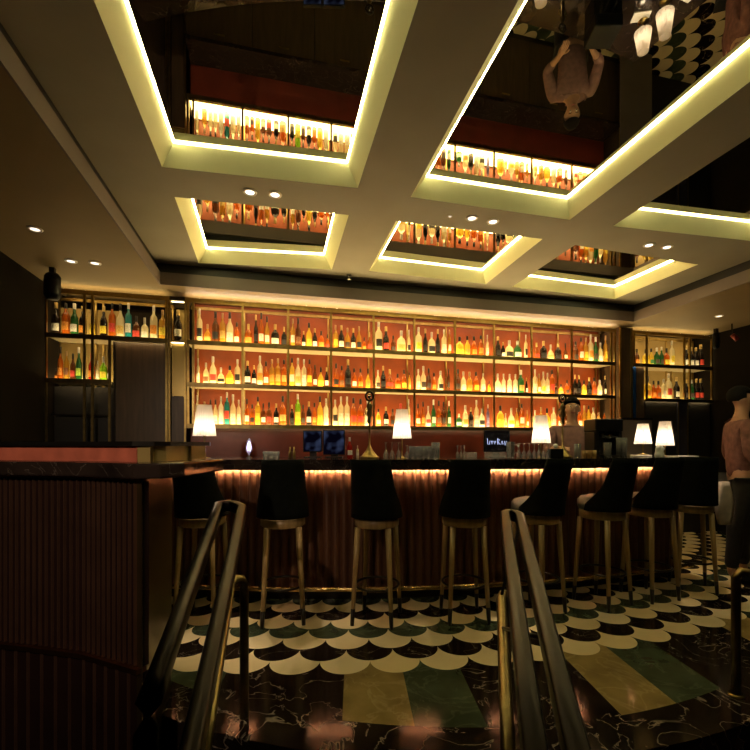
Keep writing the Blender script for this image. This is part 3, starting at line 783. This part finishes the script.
# ------------------------------------------------------------------ handrails
def rail_pts(px, py, zc0, d, zc1, n=6):
    xc = (px-CX)/F*zc0; z = H-(py-HY)*zc0/F; out = []
    for i in range(n+1):
        s = (zc0-zc1)*i/n; out.append((xc-d[0]*s, zc0-s, z-d[1]*s))
    return out
def handrail(label, pl, pr, brass_pt, d, zL, zR, zT, base=None):
    p0 = cw((pl[0]-CX)/F*2.0, 2.0)
    t = thing('handrail', label, 'handrail', Vector((p0.x, p0.y, 0)), 0, 'stair handrails')
    def put(n, bm, m, **k):
        for v in bm.verts: v.co.x -= p0.x; v.co.y -= p0.y
        return obj(n, bm, m, t, True, **k)
    L = rail_pts(pl[0], pl[1], zT, d, zL); Rr = rail_pts(pr[0], pr[1], zT-.02, d, zR)
    top = []
    a, b = Vector(L[0]), Vector(Rr[0])
    e = Vector((d[0], 1.0, d[1])).normalized()
    for k in range(1, 6):
        q = a.lerp(b, k/6) + e*(.035*math.sin(math.pi*k/6)); top.append(tuple(q))
    def tail(P, zend):
        x, zc, z = P[-1]; return [(x-.0, zc-.035, z-.03), (x, zc-.045, z-.08), (x, zc-.045, zend)]
    P = (tail(L, -.30)[::-1] + L[::-1] + top + Rr + tail(Rr, -.46))
    bm = bmesh.new(); tube(bm, [cw(x, zc, z) for x, zc, z in P], .025, 20, sx=.8, sq=.35); put('bronze_rail', bm, M['bronze'])
    # lower brass rail with its post
    bx, by, bz = brass_pt
    xc = (bx-CX)/F*bz; z = H-(by-HY)*bz/F
    low = [(xc+.02, bz+.01, .0005), (xc+.02, bz+.01, z-.03), (xc+.012, bz+.004, z-.006), (xc-.005, bz-.02, z), (xc-.02, bz-.045, z-.012)]
    x2, zc2, zz2 = low[-1]
    low += [(x2-d[0]*s, zc2-s, zz2-(d[1]+.10)*s) for s in (.2, .5, .85)]
    bm = bmesh.new(); tube(bm, [cw(x, zc, z_) for x, zc, z_ in low], .015, 10, sx=1.3); put('brass_rail', bm, M['brassdk'])
    x, zc, z_ = low[-1]
    bm = bmesh.new(); tube(bm, [cw(x, zc, z_-.01), cw(x, zc, -.46)], .014, 8); put('foot_post', bm, M['brass'])
    # struts tying both rails
    for u in (.12, .75):
        q = Rr[int(u*6)]; bm = bmesh.new()
        w_ = low[4] if u < .5 else low[5]
        tube(bm, [cw(q[0], q[1], q[2]-.02), cw(w_[0], w_[1], w_[2]+.005)], .007, 8); put('strut', bm, M['darkmetal'])
    return t
handrail('left bronze handrail with lower brass rail, beside the near counter', (219,507), (242,510), (239,577,1.97), (-.244,.217), .97, .62, 2.03)
handrail('centre bronze handrail with lower brass rail, in front of the side-on stools', (505,516), (520,518), (503,592,1.90), (.233,.125), .62, .60, 2.02)
xc = (738-CX)/F*2.15; z0 = .60
t = thing('rail_post', 'brass rail post with rounded top at the right edge', 'handrail', atd(736,2.16))
P = [(0,0,.0005),(0,0,z0-.03),(.02,-.008,z0),(.07,-.03,z0-.01),(.14,-.08,z0-.06),(.35,-.42,z0-.28)]
bm = bmesh.new(); tube(bm, P, .021, 10, sx=1.0); obj('brass_rail', bm, M['brassdk'], t, True)
bm = bmesh.new(); tube(bm, [(.35,-.42,z0-.27),(.35,-.42,-.46)], .015, 8); obj('foot_post', bm, M['brass'], t, True)
bm = bmesh.new(); lathe(bm, [(0,.0005),(.035,.0005),(.035,.008),(0,.009)], 16); obj('base_flange', bm, M['brass'], t, True)

# ------------------------------------------------------------------ lamps
def lamp(px, zc, ytop, ybot, wpx, label, e=1.6, base=BT):
    p = atd(px, zc, base); k = zc/F
    zt = H+(HY-ytop)*k-base; zb = H+(HY-ybot)*k-base; r = wpx*k/2
    t = thing('table_lamp', label, 'lamp', p, 0, 'lit table lamps on the bar')
    bm = bmesh.new(); lathe(bm, [(0,0),(.045,0),(.045,.006),(.010,.012),(.006,.02),(.006,zb-.01),(.012,zb),(.012,zb+.03),(0,zb+.03)], 18); obj('stem', bm, M['brass'], t, True)
    # pleated shade
    bm = bmesh.new(); n = 48; rings = []
    for (rr, z) in ((r*1.02, zb), (r, zb+.012), (r*.62, zt-.006), (r*.64, zt)):
        rings.append([bm.verts.new((rr*(1+(.05 if i % 2 else 0))*math.cos(2*math.pi*i/n), rr*(1+(.05 if i % 2 else 0))*math.sin(2*math.pi*i/n), z)) for i in range(n)])
    for A, D in zip(rings, rings[1:]):
        for i in range(n): bm.faces.new((A[i], A[(i+1) % n], D[(i+1) % n], D[i]))
    obj('lamp_shade', bm, M['shade'], t)
    bm = bmesh.new(); lathe(bm, [(0,zb+.03),(.016,zb+.045),(.020,zb+.07),(.012,zb+.095),(0,zb+.10)], 12); obj('bulb', bm, emit('lamp_bulb', (1,.80,.58), 32*e), t, True)
    return t
m_, nt, out = nm('pleated_shade_fabric')
tn = nt.nodes.new('ShaderNodeBsdfTranslucent'); tn.inputs[0].default_value = (.95,.88,.80,1)
df = nt.nodes.new('ShaderNodeBsdfDiffuse'); df.inputs[0].default_value = (.85,.78,.70,1)
mx = nt.nodes.new('ShaderNodeMixShader'); mx.inputs[0].default_value = .65
nt.links.new(df.outputs[0], mx.inputs[1]); nt.links.new(tn.outputs[0], mx.inputs[2]); nt.links.new(mx.outputs[0], out.inputs[0])
M['shade'] = m_
lamp(204.5,3.42,405,436,21,'lit pleated lamp at far left, above the near counter end')
lamp(402,3.50,409.5,438.5,18,'lit pleated lamp just right of the gilt skull stand')
lamp(541,3.62,415.5,443,17.5,'lit pleated lamp above the row of upturned flutes')
lamp(665,3.95,421.5,445.5,15.5,'lit pleated lamp at the right end of the bar')
lamp(643,4.15,425.5,445.5,15,'smaller-looking lit lamp on white tray, left of the rightmost lamp')
p = atd(249,3.62,BT)
t = thing('hurricane_lamp', 'small violet-white glowing hurricane glass left of the tumblers', 'lamp', p)
bm = bmesh.new(); lathe(bm, [(0,0),(.022,0),(.022,.005),(.006,.012),(.006,.03),(.016,.045),(.027,.075),(.020,.115),(.010,.15),(.007,.16)], 16); obj('glass', bm, M['glass'], t, True)
bm = bmesh.new(); lathe(bm, [(0,.055),(.014,.062),(.018,.085),(.010,.12),(0,.14)], 12); obj('flame', bm, emit('violet_flame', (.80,.66,1.0), 5), t, True)

# ------------------------------------------------------------------ gilt stands (ring head on ornate stem)
def stand(px, zc, label):
    t = thing('ornamental_stand', label, 'ornament', atd(px, zc, BT), 0, 'gilt ornamental stands on the bar')
    bm = bmesh.new(); lathe(bm, [(0,0),(.075,0),(.078,.012),(.060,.022),(.050,.035),(.030,.060),(.016,.085),(.008,.11),(.007,.27),(.014,.275),(.008,.285)], 20); obj('base', bm, M['brass'], t, True)
    bm = bmesh.new(); lathe(bm, [(.008,.27),(.020,.29),(.014,.32),(.024,.35),(.016,.385),(.026,.41),(.012,.44),(.008,.455),(0,.455)], 16); obj('stem', bm, M['brassdk'], t, True)
    bm = bmesh.new(); tube(bm, [(.030*math.cos(2*math.pi*k/20), 0, .488+.034*math.sin(2*math.pi*k/20)) for k in range(20)], .009, 8, closed=True); obj('ring', bm, M['darkmetal'], t, True)
    bm = bmesh.new(); lathe(bm, [(0,.466),(.012,.474),(.015,.488),(.011,.502),(0,.508)], 12); obj('jewel', bm, M['cglass'], t, True)
    for s in (-1, 1):
        bm = bmesh.new(); tube(bm, [(s*.010,0,.33),(s*.030,0,.345),(s*.034,0,.375),(s*.018,0,.39)], .005, 8); obj('scroll', bm, M['brass'], t, True)
stand(369.5, 3.52, 'tall gilt stand with dark ring head, left of the second lamp')
stand(562.5, 3.68, 'tall gilt stand with dark ring head, right of the upturned flutes')

# ------------------------------------------------------------------ glasses and bar top items
def g_tumbler(h, r): return [(0,0),(r*.85,0),(r,h),(r*.93,h),(r*.80,.008),(0,.008)]
def g_flute(h, r):   # upside-down flute: rim down, foot up
    return [(r,0),(r*1.05,h*.25),(r*.7,h*.42),(.004,h*.55),(.004,h*.96),(r*.9,h*.99),(r*.9,h),(0,h)]
def gl(px, zc, prof, label, name='tumbler', cat='glass', group=None, m='glass', seg=14):
    bm = bmesh.new(); lathe(bm, prof, seg); o = obj(name, bm, M[m], None, True, loc=atd(px, zc, BT)); tag(o, label, cat, group); return o
A_ = 3.5
for i, px in enumerate((266,271.5,276.5)): gl(px, 3.5+.05*(i % 2), g_tumbler(.055,.026), 'short tumbler, %s of three, right of the hurricane lamp' % ['leftmost','middle','rightmost'][i], group='short tumblers by the hurricane lamp')
for i, px in enumerate((290,294)): gl(px, 3.55, [(0,0),(.012,0),(.012,.05),(.005,.065),(.005,.09),(0,.09)], '%s of two slim gilt vials near the left monitor' % ['left','right'][i], 'vial', 'bottle', 'slim vials', 'brass')
bottle(atd(349.7,3.55,BT), .165, 'R', 'r', 'w', 'small rose-coloured bottle between left monitor and gilt stand', 'bar top bottles', 'white_cap')
bottle(atd(357.5,3.6,BT), .10, 'T', 'c', 'w', 'tiny clear bottle just left of the gilt stand base', 'bar top bottles')
for i, px in enumerate((386,392,398.5,407)): gl(px, 3.36+.02*(i % 2), g_flute(.125 if i != 3 else .10,.019), 'upturned champagne flute, %s of four around the second lamp' % ORD[i], 'champagne_flute', group='upturned flutes by the second lamp')
for i, px in enumerate((412.5,418,423.5,428.5)): gl(px, 3.46+.04*(i % 2), g_tumbler(.095,.030), 'cut glass tumbler, %s from left in the clear cluster right of second lamp' % ORD[i], group='cut tumblers by the second lamp')
gl(435.5, 3.45, g_tumbler(.125,.035), 'tall pint glass right of the clear tumbler cluster', 'pint_glass')
for i, px in enumerate((457.5,461,464)): gl(px, 3.5, g_flute(.10,.013), 'tiny upturned shot glass, %s of three behind the middle stool' % ORD[i], 'shot_glass', group='tiny shot glasses')
for px0, px1, lab in ((467,477,'low clear box beside the three tiny shot glasses'),(487,506,'clear wide tray below the right dark monitor')):
    a, b = atd(px0,3.62,BT), atd(px1,3.62,BT); w = (b-a).length
    o = obj('tray', box(bmesh.new(), 0, w, 0, .10, 0, .045), M['glass'], None, loc=a, bevel=.004); o.rotation_euler = (0,0,math.atan2(b.y-a.y, b.x-a.x)); tag(o, lab, 'tray')
t = thing('water_jug', 'square clear glass jug left of the row of upturned flutes', 'jug', atd(510.5,3.58,BT), -.4)
bm = bmesh.new(); lathe(bm, [(0,0),(.030,0),(.036,.13),(.033,.13),(.027,.008),(0,.008)], 4); obj('body', bm, M['glass'], t)
bm = bmesh.new(); tube(bm, [(.025,0,.11),(.058,0,.10),(.056,0,.05),(.024,0,.03)], .005, 8); obj('handle', bm, M['glass'], t, True)
for i, px in enumerate((519,524,529.3,534.3,538.8,543.5,548)): gl(px, 3.42+.012*i, g_flute(.118,.018), 'upturned champagne flute, %s from left in the row under third lamp' % ORD[i], 'champagne_flute', group='row of upturned flutes under the third lamp')
a = atd(555.5,3.50,BT)
t = thing('caddy', 'black bar caddy with pale ball in front of the second gilt stand', 'caddy', a, -.3)
obj('box', B(-.05,.05,-.04,.04,0,.075), M['plastic'], t, bevel=.004)
bm = bmesh.new(); lathe(bm, [(0,.076),(.014,.081),(.020,.096),(.014,.111),(0,.116)], 14); obj('ball', bm, M['white'], t, True)
gl(577.5, 3.66, g_tumbler(.115,.028), 'clear highball glass left of the coffee machine', 'highball_glass')
for i, px in enumerate((584,589,594,599)): gl(px, 3.66, g_tumbler(.06,.020), 'short amber-tinted glass, %s of four before the coffee machine' % ORD[i], group='amber glasses before the coffee machine', m='ambg') if False else None
M['ambg'] = glassy('amber_glassware', (.75,.5,.2), .5, .05, .3)
for i, px in enumerate((584,589,594)): gl(px, 3.62, g_tumbler(.062,.020), 'short amber-tinted glass, %s of three before the coffee machine' % ORD[i], group='amber glasses before the coffee machine', m='ambg')
gl(607.5, 3.72, g_tumbler(.125,.032), 'ribbed tall glass directly right of the coffee machine', 'highball_glass')
gl(618.8, 3.70, g_tumbler(.165,.022), 'left of the two tallest glasses above the side-on stool', 'tall_glass')
gl(624.5, 3.72, g_tumbler(.165,.022), 'right of the two tallest glasses above the side-on stool', 'tall_glass')

# monitors
def monitor(px0, px1, zc, ytop, ybot, label, scr, marks=None, yaw=0, base=BT):
    a, b = atd(px0, zc), atd(px1, zc); w = (b-a).length; cpos = (a+b)/2
    zt, zb = H+(HY-ytop)*zc/F, H+(HY-ybot)*zc/F
    t = thing('monitor', label, 'monitor', Vector((cpos.x, cpos.y, base)), math.atan2(b.y-a.y, b.x-a.x)+yaw)
    zt -= base; zb -= base
    obj('housing', B(-w/2, w/2, 0, .03, zb, zt), M['plastic'], t, bevel=.004)
    obj('screen', B(-w/2+.008, w/2-.008, -.004, -.001, zb+.008, zt-.008), scr, t)
    obj('stand', B(-.03, .03, .032, .05, .008, zb+.06), M['plastic'], t)
    obj('foot', B(-.07, .07, -.02, .09, 0, .008), M['plastic'], t)
    if marks:
        for s in marks:
            bm = bmesh.new(); tube(bm, [(x*w-w/2, -.007, zb+(zt-zb)*y) for x, y in s], .0026, 6); obj('handwriting', bm, emit('blue_white_ink', (.55,.62,1), 1.5), t)
    return t
# blue reflections on the dark monitors, painted as a faint glow
m_, nt, out = nm('painted_blue_reflection'); g = G(nt)
tc = nt.nodes.new('ShaderNodeTexCoord'); nz = nt.nodes.new('ShaderNodeTexNoise'); nz.inputs['Scale'].default_value = 9; nz.inputs['Detail'].default_value = 1.5
nt.links.new(tc.outputs['Object'], nz.inputs[0])
f_ = g('MINIMUM', g('MAXIMUM', g('MULTIPLY', g('SUBTRACT', nz.outputs[0], .47), 6.0), 0.0), 1.0)
em = nt.nodes.new('ShaderNodeEmission'); nt.links.new(g.mix(f_, (.012,.008,.03), (.22,.30,.62)), em.inputs[0]); em.inputs[1].default_value = .16
nt.links.new(em.outputs[0], out.inputs[0])
monitor(303,322,3.75,430.5,452,'dark monitor with painted blue reflections, left of the pair', m_)
monitor(323,345,3.75,430,455,'dark monitor with painted blue reflections, right of the pair', m_)
scr2 = mat('dark_screen', (.01,.01,.015), .15)
strokes = [[(.12,.62),(.14,.35),(.20,.35),(.22,.5)],[(.26,.5),(.30,.36),(.34,.5),(.28,.48)],[(.38,.5),(.40,.36),(.45,.5)],[(.52,.62),(.52,.34)],[(.50,.6),(.60,.55),(.52,.47),(.62,.34)],[(.66,.45),(.70,.5),(.68,.36),(.75,.38)],[(.78,.5),(.80,.30),(.86,.5)]]
monitor(484,510,3.85,430,452,'black screen with small blue-white handwriting, left of the glass jug', scr2, strokes)

# espresso machine
t = thing('coffee_machine', 'black arched espresso machine behind glasses on the right half of bar', 'coffee machine', atd(604,3.92,BT), -.25)
z0 = 0
obj('top_housing', B(-.12,.12,-.10,.14,.22,.33), M['plastic'], t, bevel=.012)
obj('left_leg', B(-.12,-.075,-.08,.12,.02,.219), M['plastic'], t, bevel=.006)
obj('right_leg', B(.085,.12,-.08,.12,.02,.219), M['plastic'], t, bevel=.006)
obj('drip_tray', B(-.12,.12,-.12,.14,0,.019), M['cglass'], t)
obj('chrome_panel', B(-.074,.084,.09,.11,.02,.219), M['cglass'], t)
for x in (-.03,.04):
    bm = bmesh.new(); lathe(bm, [(0,.165),(.026,.165),(.028,.219),(0,.219)], 14, off=(x,-.03,0)); gh = obj('group_head', bm, M['cglass'], t, True)
    bm = bmesh.new(); tube(bm, [(x,-.055,.18),(x,-.15,.165)], .010, 8); obj('portafilter_handle', bm, M['plastic'], gh, True)
# tray, cloth, menu
a = atd(641,4.08,BT)
t = obj('serving_tray', B(-.075,.075,-.05,.05,0,.014), M['white'], None, loc=a, bevel=.004); t.rotation_euler = (0,0,-.4); tag(t, 'white serving tray under the smaller-looking right lamp', 'tray')
for o in [x for x in C.objects if x.get('label','').startswith('smaller-looking')]: o.location = atd(643,4.12,BT+.0142)
bm = bmesh.new(); rnd = random.Random(3)
lathe(bm, [(0,0),(.036,0),(.040,.02),(.030,.05),(.034,.075),(.020,.10),(0,.108)], 14)
for v in bm.verts: v.co += Vector((rnd.uniform(-.006,.006), rnd.uniform(-.006,.006), rnd.uniform(-.004,.004) if v.co.z > .01 else 0))
tag(obj('napkin', bm, M['paper'], None, True, loc=atd(659.5,3.78,BT)), 'crumpled white napkin left of the rightmost lamp foot', 'napkin')
a, b = atd(673,3.76), atd(699,3.86)
o = obj('menu_card', B(0,(b-a).length,0,.10,0,.010), M['paper'], None, loc=Vector((a.x,a.y,BT))); o.rotation_euler = (0,0,math.atan2(b.y-a.y,b.x-a.x)); tag(o, 'flat white menu at the right end of the bar', 'menu')

# ------------------------------------------------------------------ people
def skin_obj(name, nodes, m, parent, sub=2):
    """nodes: name -> (pos, radius, parent); one continuous skinned surface"""
    me = bpy.data.meshes.new(name); keys = list(nodes); idx = {k: i for i, k in enumerate(keys)}
    me.from_pydata([nodes[k][0] for k in keys], [(idx[k], idx[nodes[k][2]]) for k in keys if nodes[k][2]], [])
    o = bpy.data.objects.new(name, me); C.objects.link(o); o.parent = parent; me.materials.append(m)
    md = o.modifiers.new('skin', 'SKIN'); md.use_smooth_shade = True; md.branch_smoothing = .4
    if not me.skin_vertices: me.skin_vertices.new()
    for k in keys:
        sv = me.skin_vertices[0].data[idx[k]]; r = nodes[k][1]; sv.radius = r if isinstance(r, tuple) else (r, r); sv.use_root = nodes[k][2] is None
    s = o.modifiers.new('sub', 'SUBSURF'); s.levels = sub; s.render_levels = sub
    return o
def arm_nodes(s, sh, el, wr, dirv):
    """hand with five fingers at the wrist; dirv = finger direction"""
    n = {}
    sh, el, wr, d = Vector(sh), Vector(el), Vector(wr), Vector(dirv).normalized()
    n['sh'] = (sh, .052, 'chest'); n['ua'] = (sh.lerp(el,.5), .044, 'sh'); n['el'] = (el, .036, 'ua')
    n['fa'] = (el.lerp(wr,.4), .035, 'el'); n['wr'] = (wr, .024, 'fa')
    side = d.cross(Vector((0,0,1)));  side = side.normalized() if side.length > .1 else Vector((1,0,0))
    side = side if abs(d.z) < .8 else Vector((0,1,0))
    pm = wr + d*.045; n['palm'] = (pm, (.030,.020), 'wr')
    curl = Vector((0,0,-1)) if abs(d.z) < .8 else Vector((-s*.6,-.2,0))
    for i, (off, ln) in enumerate(((-.027,.062),(-.009,.072),(.009,.068),(.026,.055))):
        a = pm + d*.038 + side*off; b = a + d*ln*.5 + curl*.008; c = b + d*ln*.4 + curl*.024
        n['f%da' % i] = (a, .0095, 'palm'); n['f%db' % i] = (b, .0085, 'f%da' % i); n['f%dc' % i] = (c, .0075, 'f%db' % i)
    a = pm - d*.012 + side*(-.038); b = a + d*.030 + side*(-.018)
    n['tha'] = (a, .011, 'palm'); n['thb'] = (b, .009, 'tha'); n['thc'] = (b + d*.022, .008, 'thb')
    return {('%s_%s' % (k, 'L' if s < 0 else 'R')): (v[0], v[1], v[2] if v[2] == 'chest' else '%s_%s' % (v[2], 'L' if s < 0 else 'R')) for k, v in n.items()}
def person(p, rz, label, shirt, arms, scale=1.0, pale=False, stride=0):
    t = thing('person', label, 'person', p, rz); t.scale = (scale,)*3
    N = {'pelvis': ((0,0,.95), (.150,.105), None), 'waist': ((0,.0,1.08), (.125,.095), 'pelvis'), 'chest': ((0,.0,1.30), (.155,.110), 'waist'),
         'upch': ((0,.005,1.40), (.12,.085), 'chest'), 'neck': ((0,.0,1.49), .046, 'upch'), 'jaw': ((0,-.022,1.555), (.062,.072), 'neck'),
         'head': ((0,-.008,1.625), (.084,.100), 'jaw'), 'crown': ((0,.006,1.685), (.070,.082), 'head'),
         'nose': ((0,-.108,1.607), .011, 'head')}
    for s in (-1, 1):
        k = 'L' if s < 0 else 'R'; st = stride*s
        N['ear'+k] = ((s*.080,.004,1.605), .011, 'head')
        N['hip'+k] = ((s*.088,0,.88), .090, 'pelvis'); N['thigh'+k] = ((s*.10,-.02-st*.5,.70), .078, 'hip'+k); N['knee'+k] = ((s*.10,-.02-st,.48), .052, 'thigh'+k)
        N['calf'+k] = ((s*.10,.02-st*.6,.34), .052, 'knee'+k); N['ank'+k] = ((s*.10,.03-st*.8,.085), .034, 'calf'+k)
        N['foot'+k] = ((s*.105,-.06-st*.8,.040), (.040,.034), 'ank'+k); N['toe'+k] = ((s*.11,-.15-st*.8,.030), (.036,.024), 'foot'+k)
        N.update(arm_nodes(s, (s*.185,.01,1.40), *arms[0 if s < 0 else 1]))
    N = {k: (v[0], v[1], v[2]) for k, v in N.items()}
    body = skin_obj('body', N, M['skin'], t)
    def grow(keys, g, root, name, m, over={}):
        D = {}
        for k in keys:
            pos, r, par = N[k]; r = tuple(x+g for x in r) if isinstance(r, tuple) else r+g
            D[k] = (pos, over.get(k, r), None if k == root else par)
        return skin_obj(name, D, m, t)
    sh = ['waist','chest','upch'] + [a+'_'+k for k in 'LR' for a in ('sh','ua','el')]
    D = {'hem': ((0,0,.86), (.172,.128), None)}
    for k in sh:
        pos, r, par = N[k]; r = tuple(x+.020 for x in r) if isinstance(r, tuple) else r+.017
        D[k] = (pos, r, 'hem' if k == 'waist' else par)
    for k in 'LR':
        a, b = Vector(N['el_'+k][0]), Vector(N['wr_'+k][0]); D['cuff_'+k] = (a.lerp(b,.55), .042, 'el_'+k)
    D['collar'] = ((0,.002,1.455), .062, 'upch')
    skin_obj('shirt', D, shirt, t)
    D = {'pelvis': ((0,0,.98), (.160,.116), None)}
    for k in 'LR':
        for q in ('hip','thigh','knee','calf'):
            pos, r, par = N[q+k]; D[q+k] = (pos, r+.014, par)
        pos = N['ank'+k][0]; D['hem'+k] = ((pos[0], pos[1], .11), .056, 'calf'+k)
    skin_obj('trousers', D, M['trouser'], t)
    for k, s in (('L',-1),('R',1)):
        D = {'a': (N['ank'+k][0], .042, None), 'f': (N['foot'+k][0], (.047,.040), 'a'), 't': (N['toe'+k][0], (.042,.028), 'f')}
        skin_obj('shoe', D, M['plastic'], t)
    bm = bmesh.new(); bmesh.ops.create_uvsphere(bm, u_segments=24, v_segments=16, radius=1)
    for v in bm.verts:
        v.co = Vector((v.co.x*.084, v.co.y*.100+.010, v.co.z*.092+1.650))
    bmesh.ops.delete(bm, geom=[v for v in bm.verts if (v.co.y < -.03 and v.co.z < 1.685) or v.co.z < 1.585], context='VERTS')
    obj('hair', bm, M['hair'], t, True)
    for s in (-1, 1):
        bm = bmesh.new(); bmesh.ops.create_uvsphere(bm, u_segments=10, v_segments=8, radius=.009)
        for v in bm.verts: v.co += Vector((s*.030,-.092,1.630))
        e_ = obj('eye', bm, M['white'], t, True)
        bm = bmesh.new(); bmesh.ops.create_uvsphere(bm, u_segments=10, v_segments=8, radius=.005)
        for v in bm.verts: v.co += Vector((s*.030,-.098,1.630))
        obj('iris', bm, M['hair'], e_, True)
        bm = bmesh.new(); tube(bm, [(s*.018,-.098,1.652),(s*.032,-.097,1.656),(s*.046,-.090,1.651)], .003, 6); obj('eyebrow', bm, M['hair'], t)
    bm = bmesh.new(); tube(bm, [(-.022,-.084,1.566),(0,-.092,1.563),(.022,-.084,1.566)], [.003,.006,.003], 6); obj('mouth', bm, mat('lips', (.35,.10,.08), .5), t, True)
    return t
# barman behind the counter facing the guests
pp = atd(572, 4.66); yaw = math.atan((572-CX)/F)+PSI
person(pp, -yaw+.15, 'barman in mauve shirt behind the bar beside the second gilt stand', M['vest'],
       [((-.26,-.10,1.17), (-.16,-.30,1.20), (.4,-1,0)), ((.25,-.10,1.17), (.14,-.31,1.22), (-.4,-1,0))], .985)
pp = atd(741, 4.0); yaw = math.atan((741-CX)/F)+PSI
t = person(pp, -yaw+1.9, 'person in rose patterned shirt at the right edge holding a pale cloth', M['shirt'],
       [((-.24,.02,1.13), (-.25,-.14,.92), (0,-.3,-1)), ((.25,.02,1.13), (.26,-.12,.90), (0,-.3,-1))], 1.0, stride=.10)
# cloth held in the hand nearest the camera
def cloth(p, rz):
    bm = bmesh.new(); n = 20; rings = []
    for k in range(9):
        z = -.36*k/8; w = .045+.035*math.sin(math.pi*min(1, k/8*.9)); 
        rings.append([bm.verts.new((w*(1+.14*math.cos(5*2*math.pi*i/n+k*.2))*math.cos(2*math.pi*i/n), .55*w*(1+.14*math.cos(5*2*math.pi*i/n))*math.sin(2*math.pi*i/n), z)) for i in range(n)])
    for A, D in zip(rings, rings[1:]):
        for i in range(n): bm.faces.new((A[i], A[(i+1) % n], D[(i+1) % n], D[i]))
    bm.faces.new(rings[0][::-1]); bm.faces.new(rings[-1])
    o = obj('cloth', bm, M['cloth'], None, True, loc=p); o.rotation_euler = (0,0,rz); tag(o, 'pale cloth hanging from the hand of the person at right', 'cloth'); return o
cloth(atd(724.5, 3.78, .90), 0)

# ------------------------------------------------------------------ fill of the room: unseen lights added behind the viewer, with invented fixtures
for x_, l_ in ((.4,'left'),(2.9,'right')):
    downlight(Vector((x_,-1.3,Z1)), 'added fill downlight behind the viewer, %s of two' % l_, 95, 5)
t = thing('track_spotlight', 'added unseen black spotlight aimed at the near counter', 'light', cw(-1.0,-.9,2.3))
dv = (cw(-1.45,1.9,1.15)-cw(-1.0,-.9,2.3)).normalized()
bm = bmesh.new(); tube(bm, [dv*-.14, dv*-.02], [.035,.045], 14); obj('can', bm, M['plastic'], t, True)
obj('stem', B(-.008,.008,-.008,.008,.09,.48), M['darkmetal'], t)
s_ = spot((0,0,0), 230, .95, 1.0, (1,.74,.52)); s_.name = 'added_counter_wash'  # added light that brightens the leather band and counter front
s_.location = cw(-1.0,-.9,2.3); dv = cw(-1.45,1.9,1.05)-s_.location; s_.rotation_euler = dv.to_track_quat('-Z','Y').to_euler()
w = bpy.data.worlds.new('night'); bpy.context.scene.world = w; w.use_nodes = True
bg = w.node_tree.nodes['Background']; bg.inputs[0].default_value = (.5,.38,.26,1); bg.inputs[1].default_value = .0
# ------------------------------------------------------------------ camera
cam = bpy.data.cameras.new('camera'); co = bpy.data.objects.new('camera', cam); C.objects.link(co)
co.location = (0,0,H); co.rotation_euler = (math.radians(90), 0, -PSI)
cam.sensor_width = 36; cam.lens = F/750*36; cam.shift_x = -(CX-375)/750; cam.shift_y = (HY-375)/750; cam.clip_start = .02
sc = bpy.context.scene; sc.camera = co
sc.view_settings.view_transform = 'Standard'; sc.view_settings.look = 'None'; sc.view_settings.gamma = 1
sc.view_settings.use_curve_mapping = False; sc.view_settings.exposure = -.35
print('bottles', NB[0])
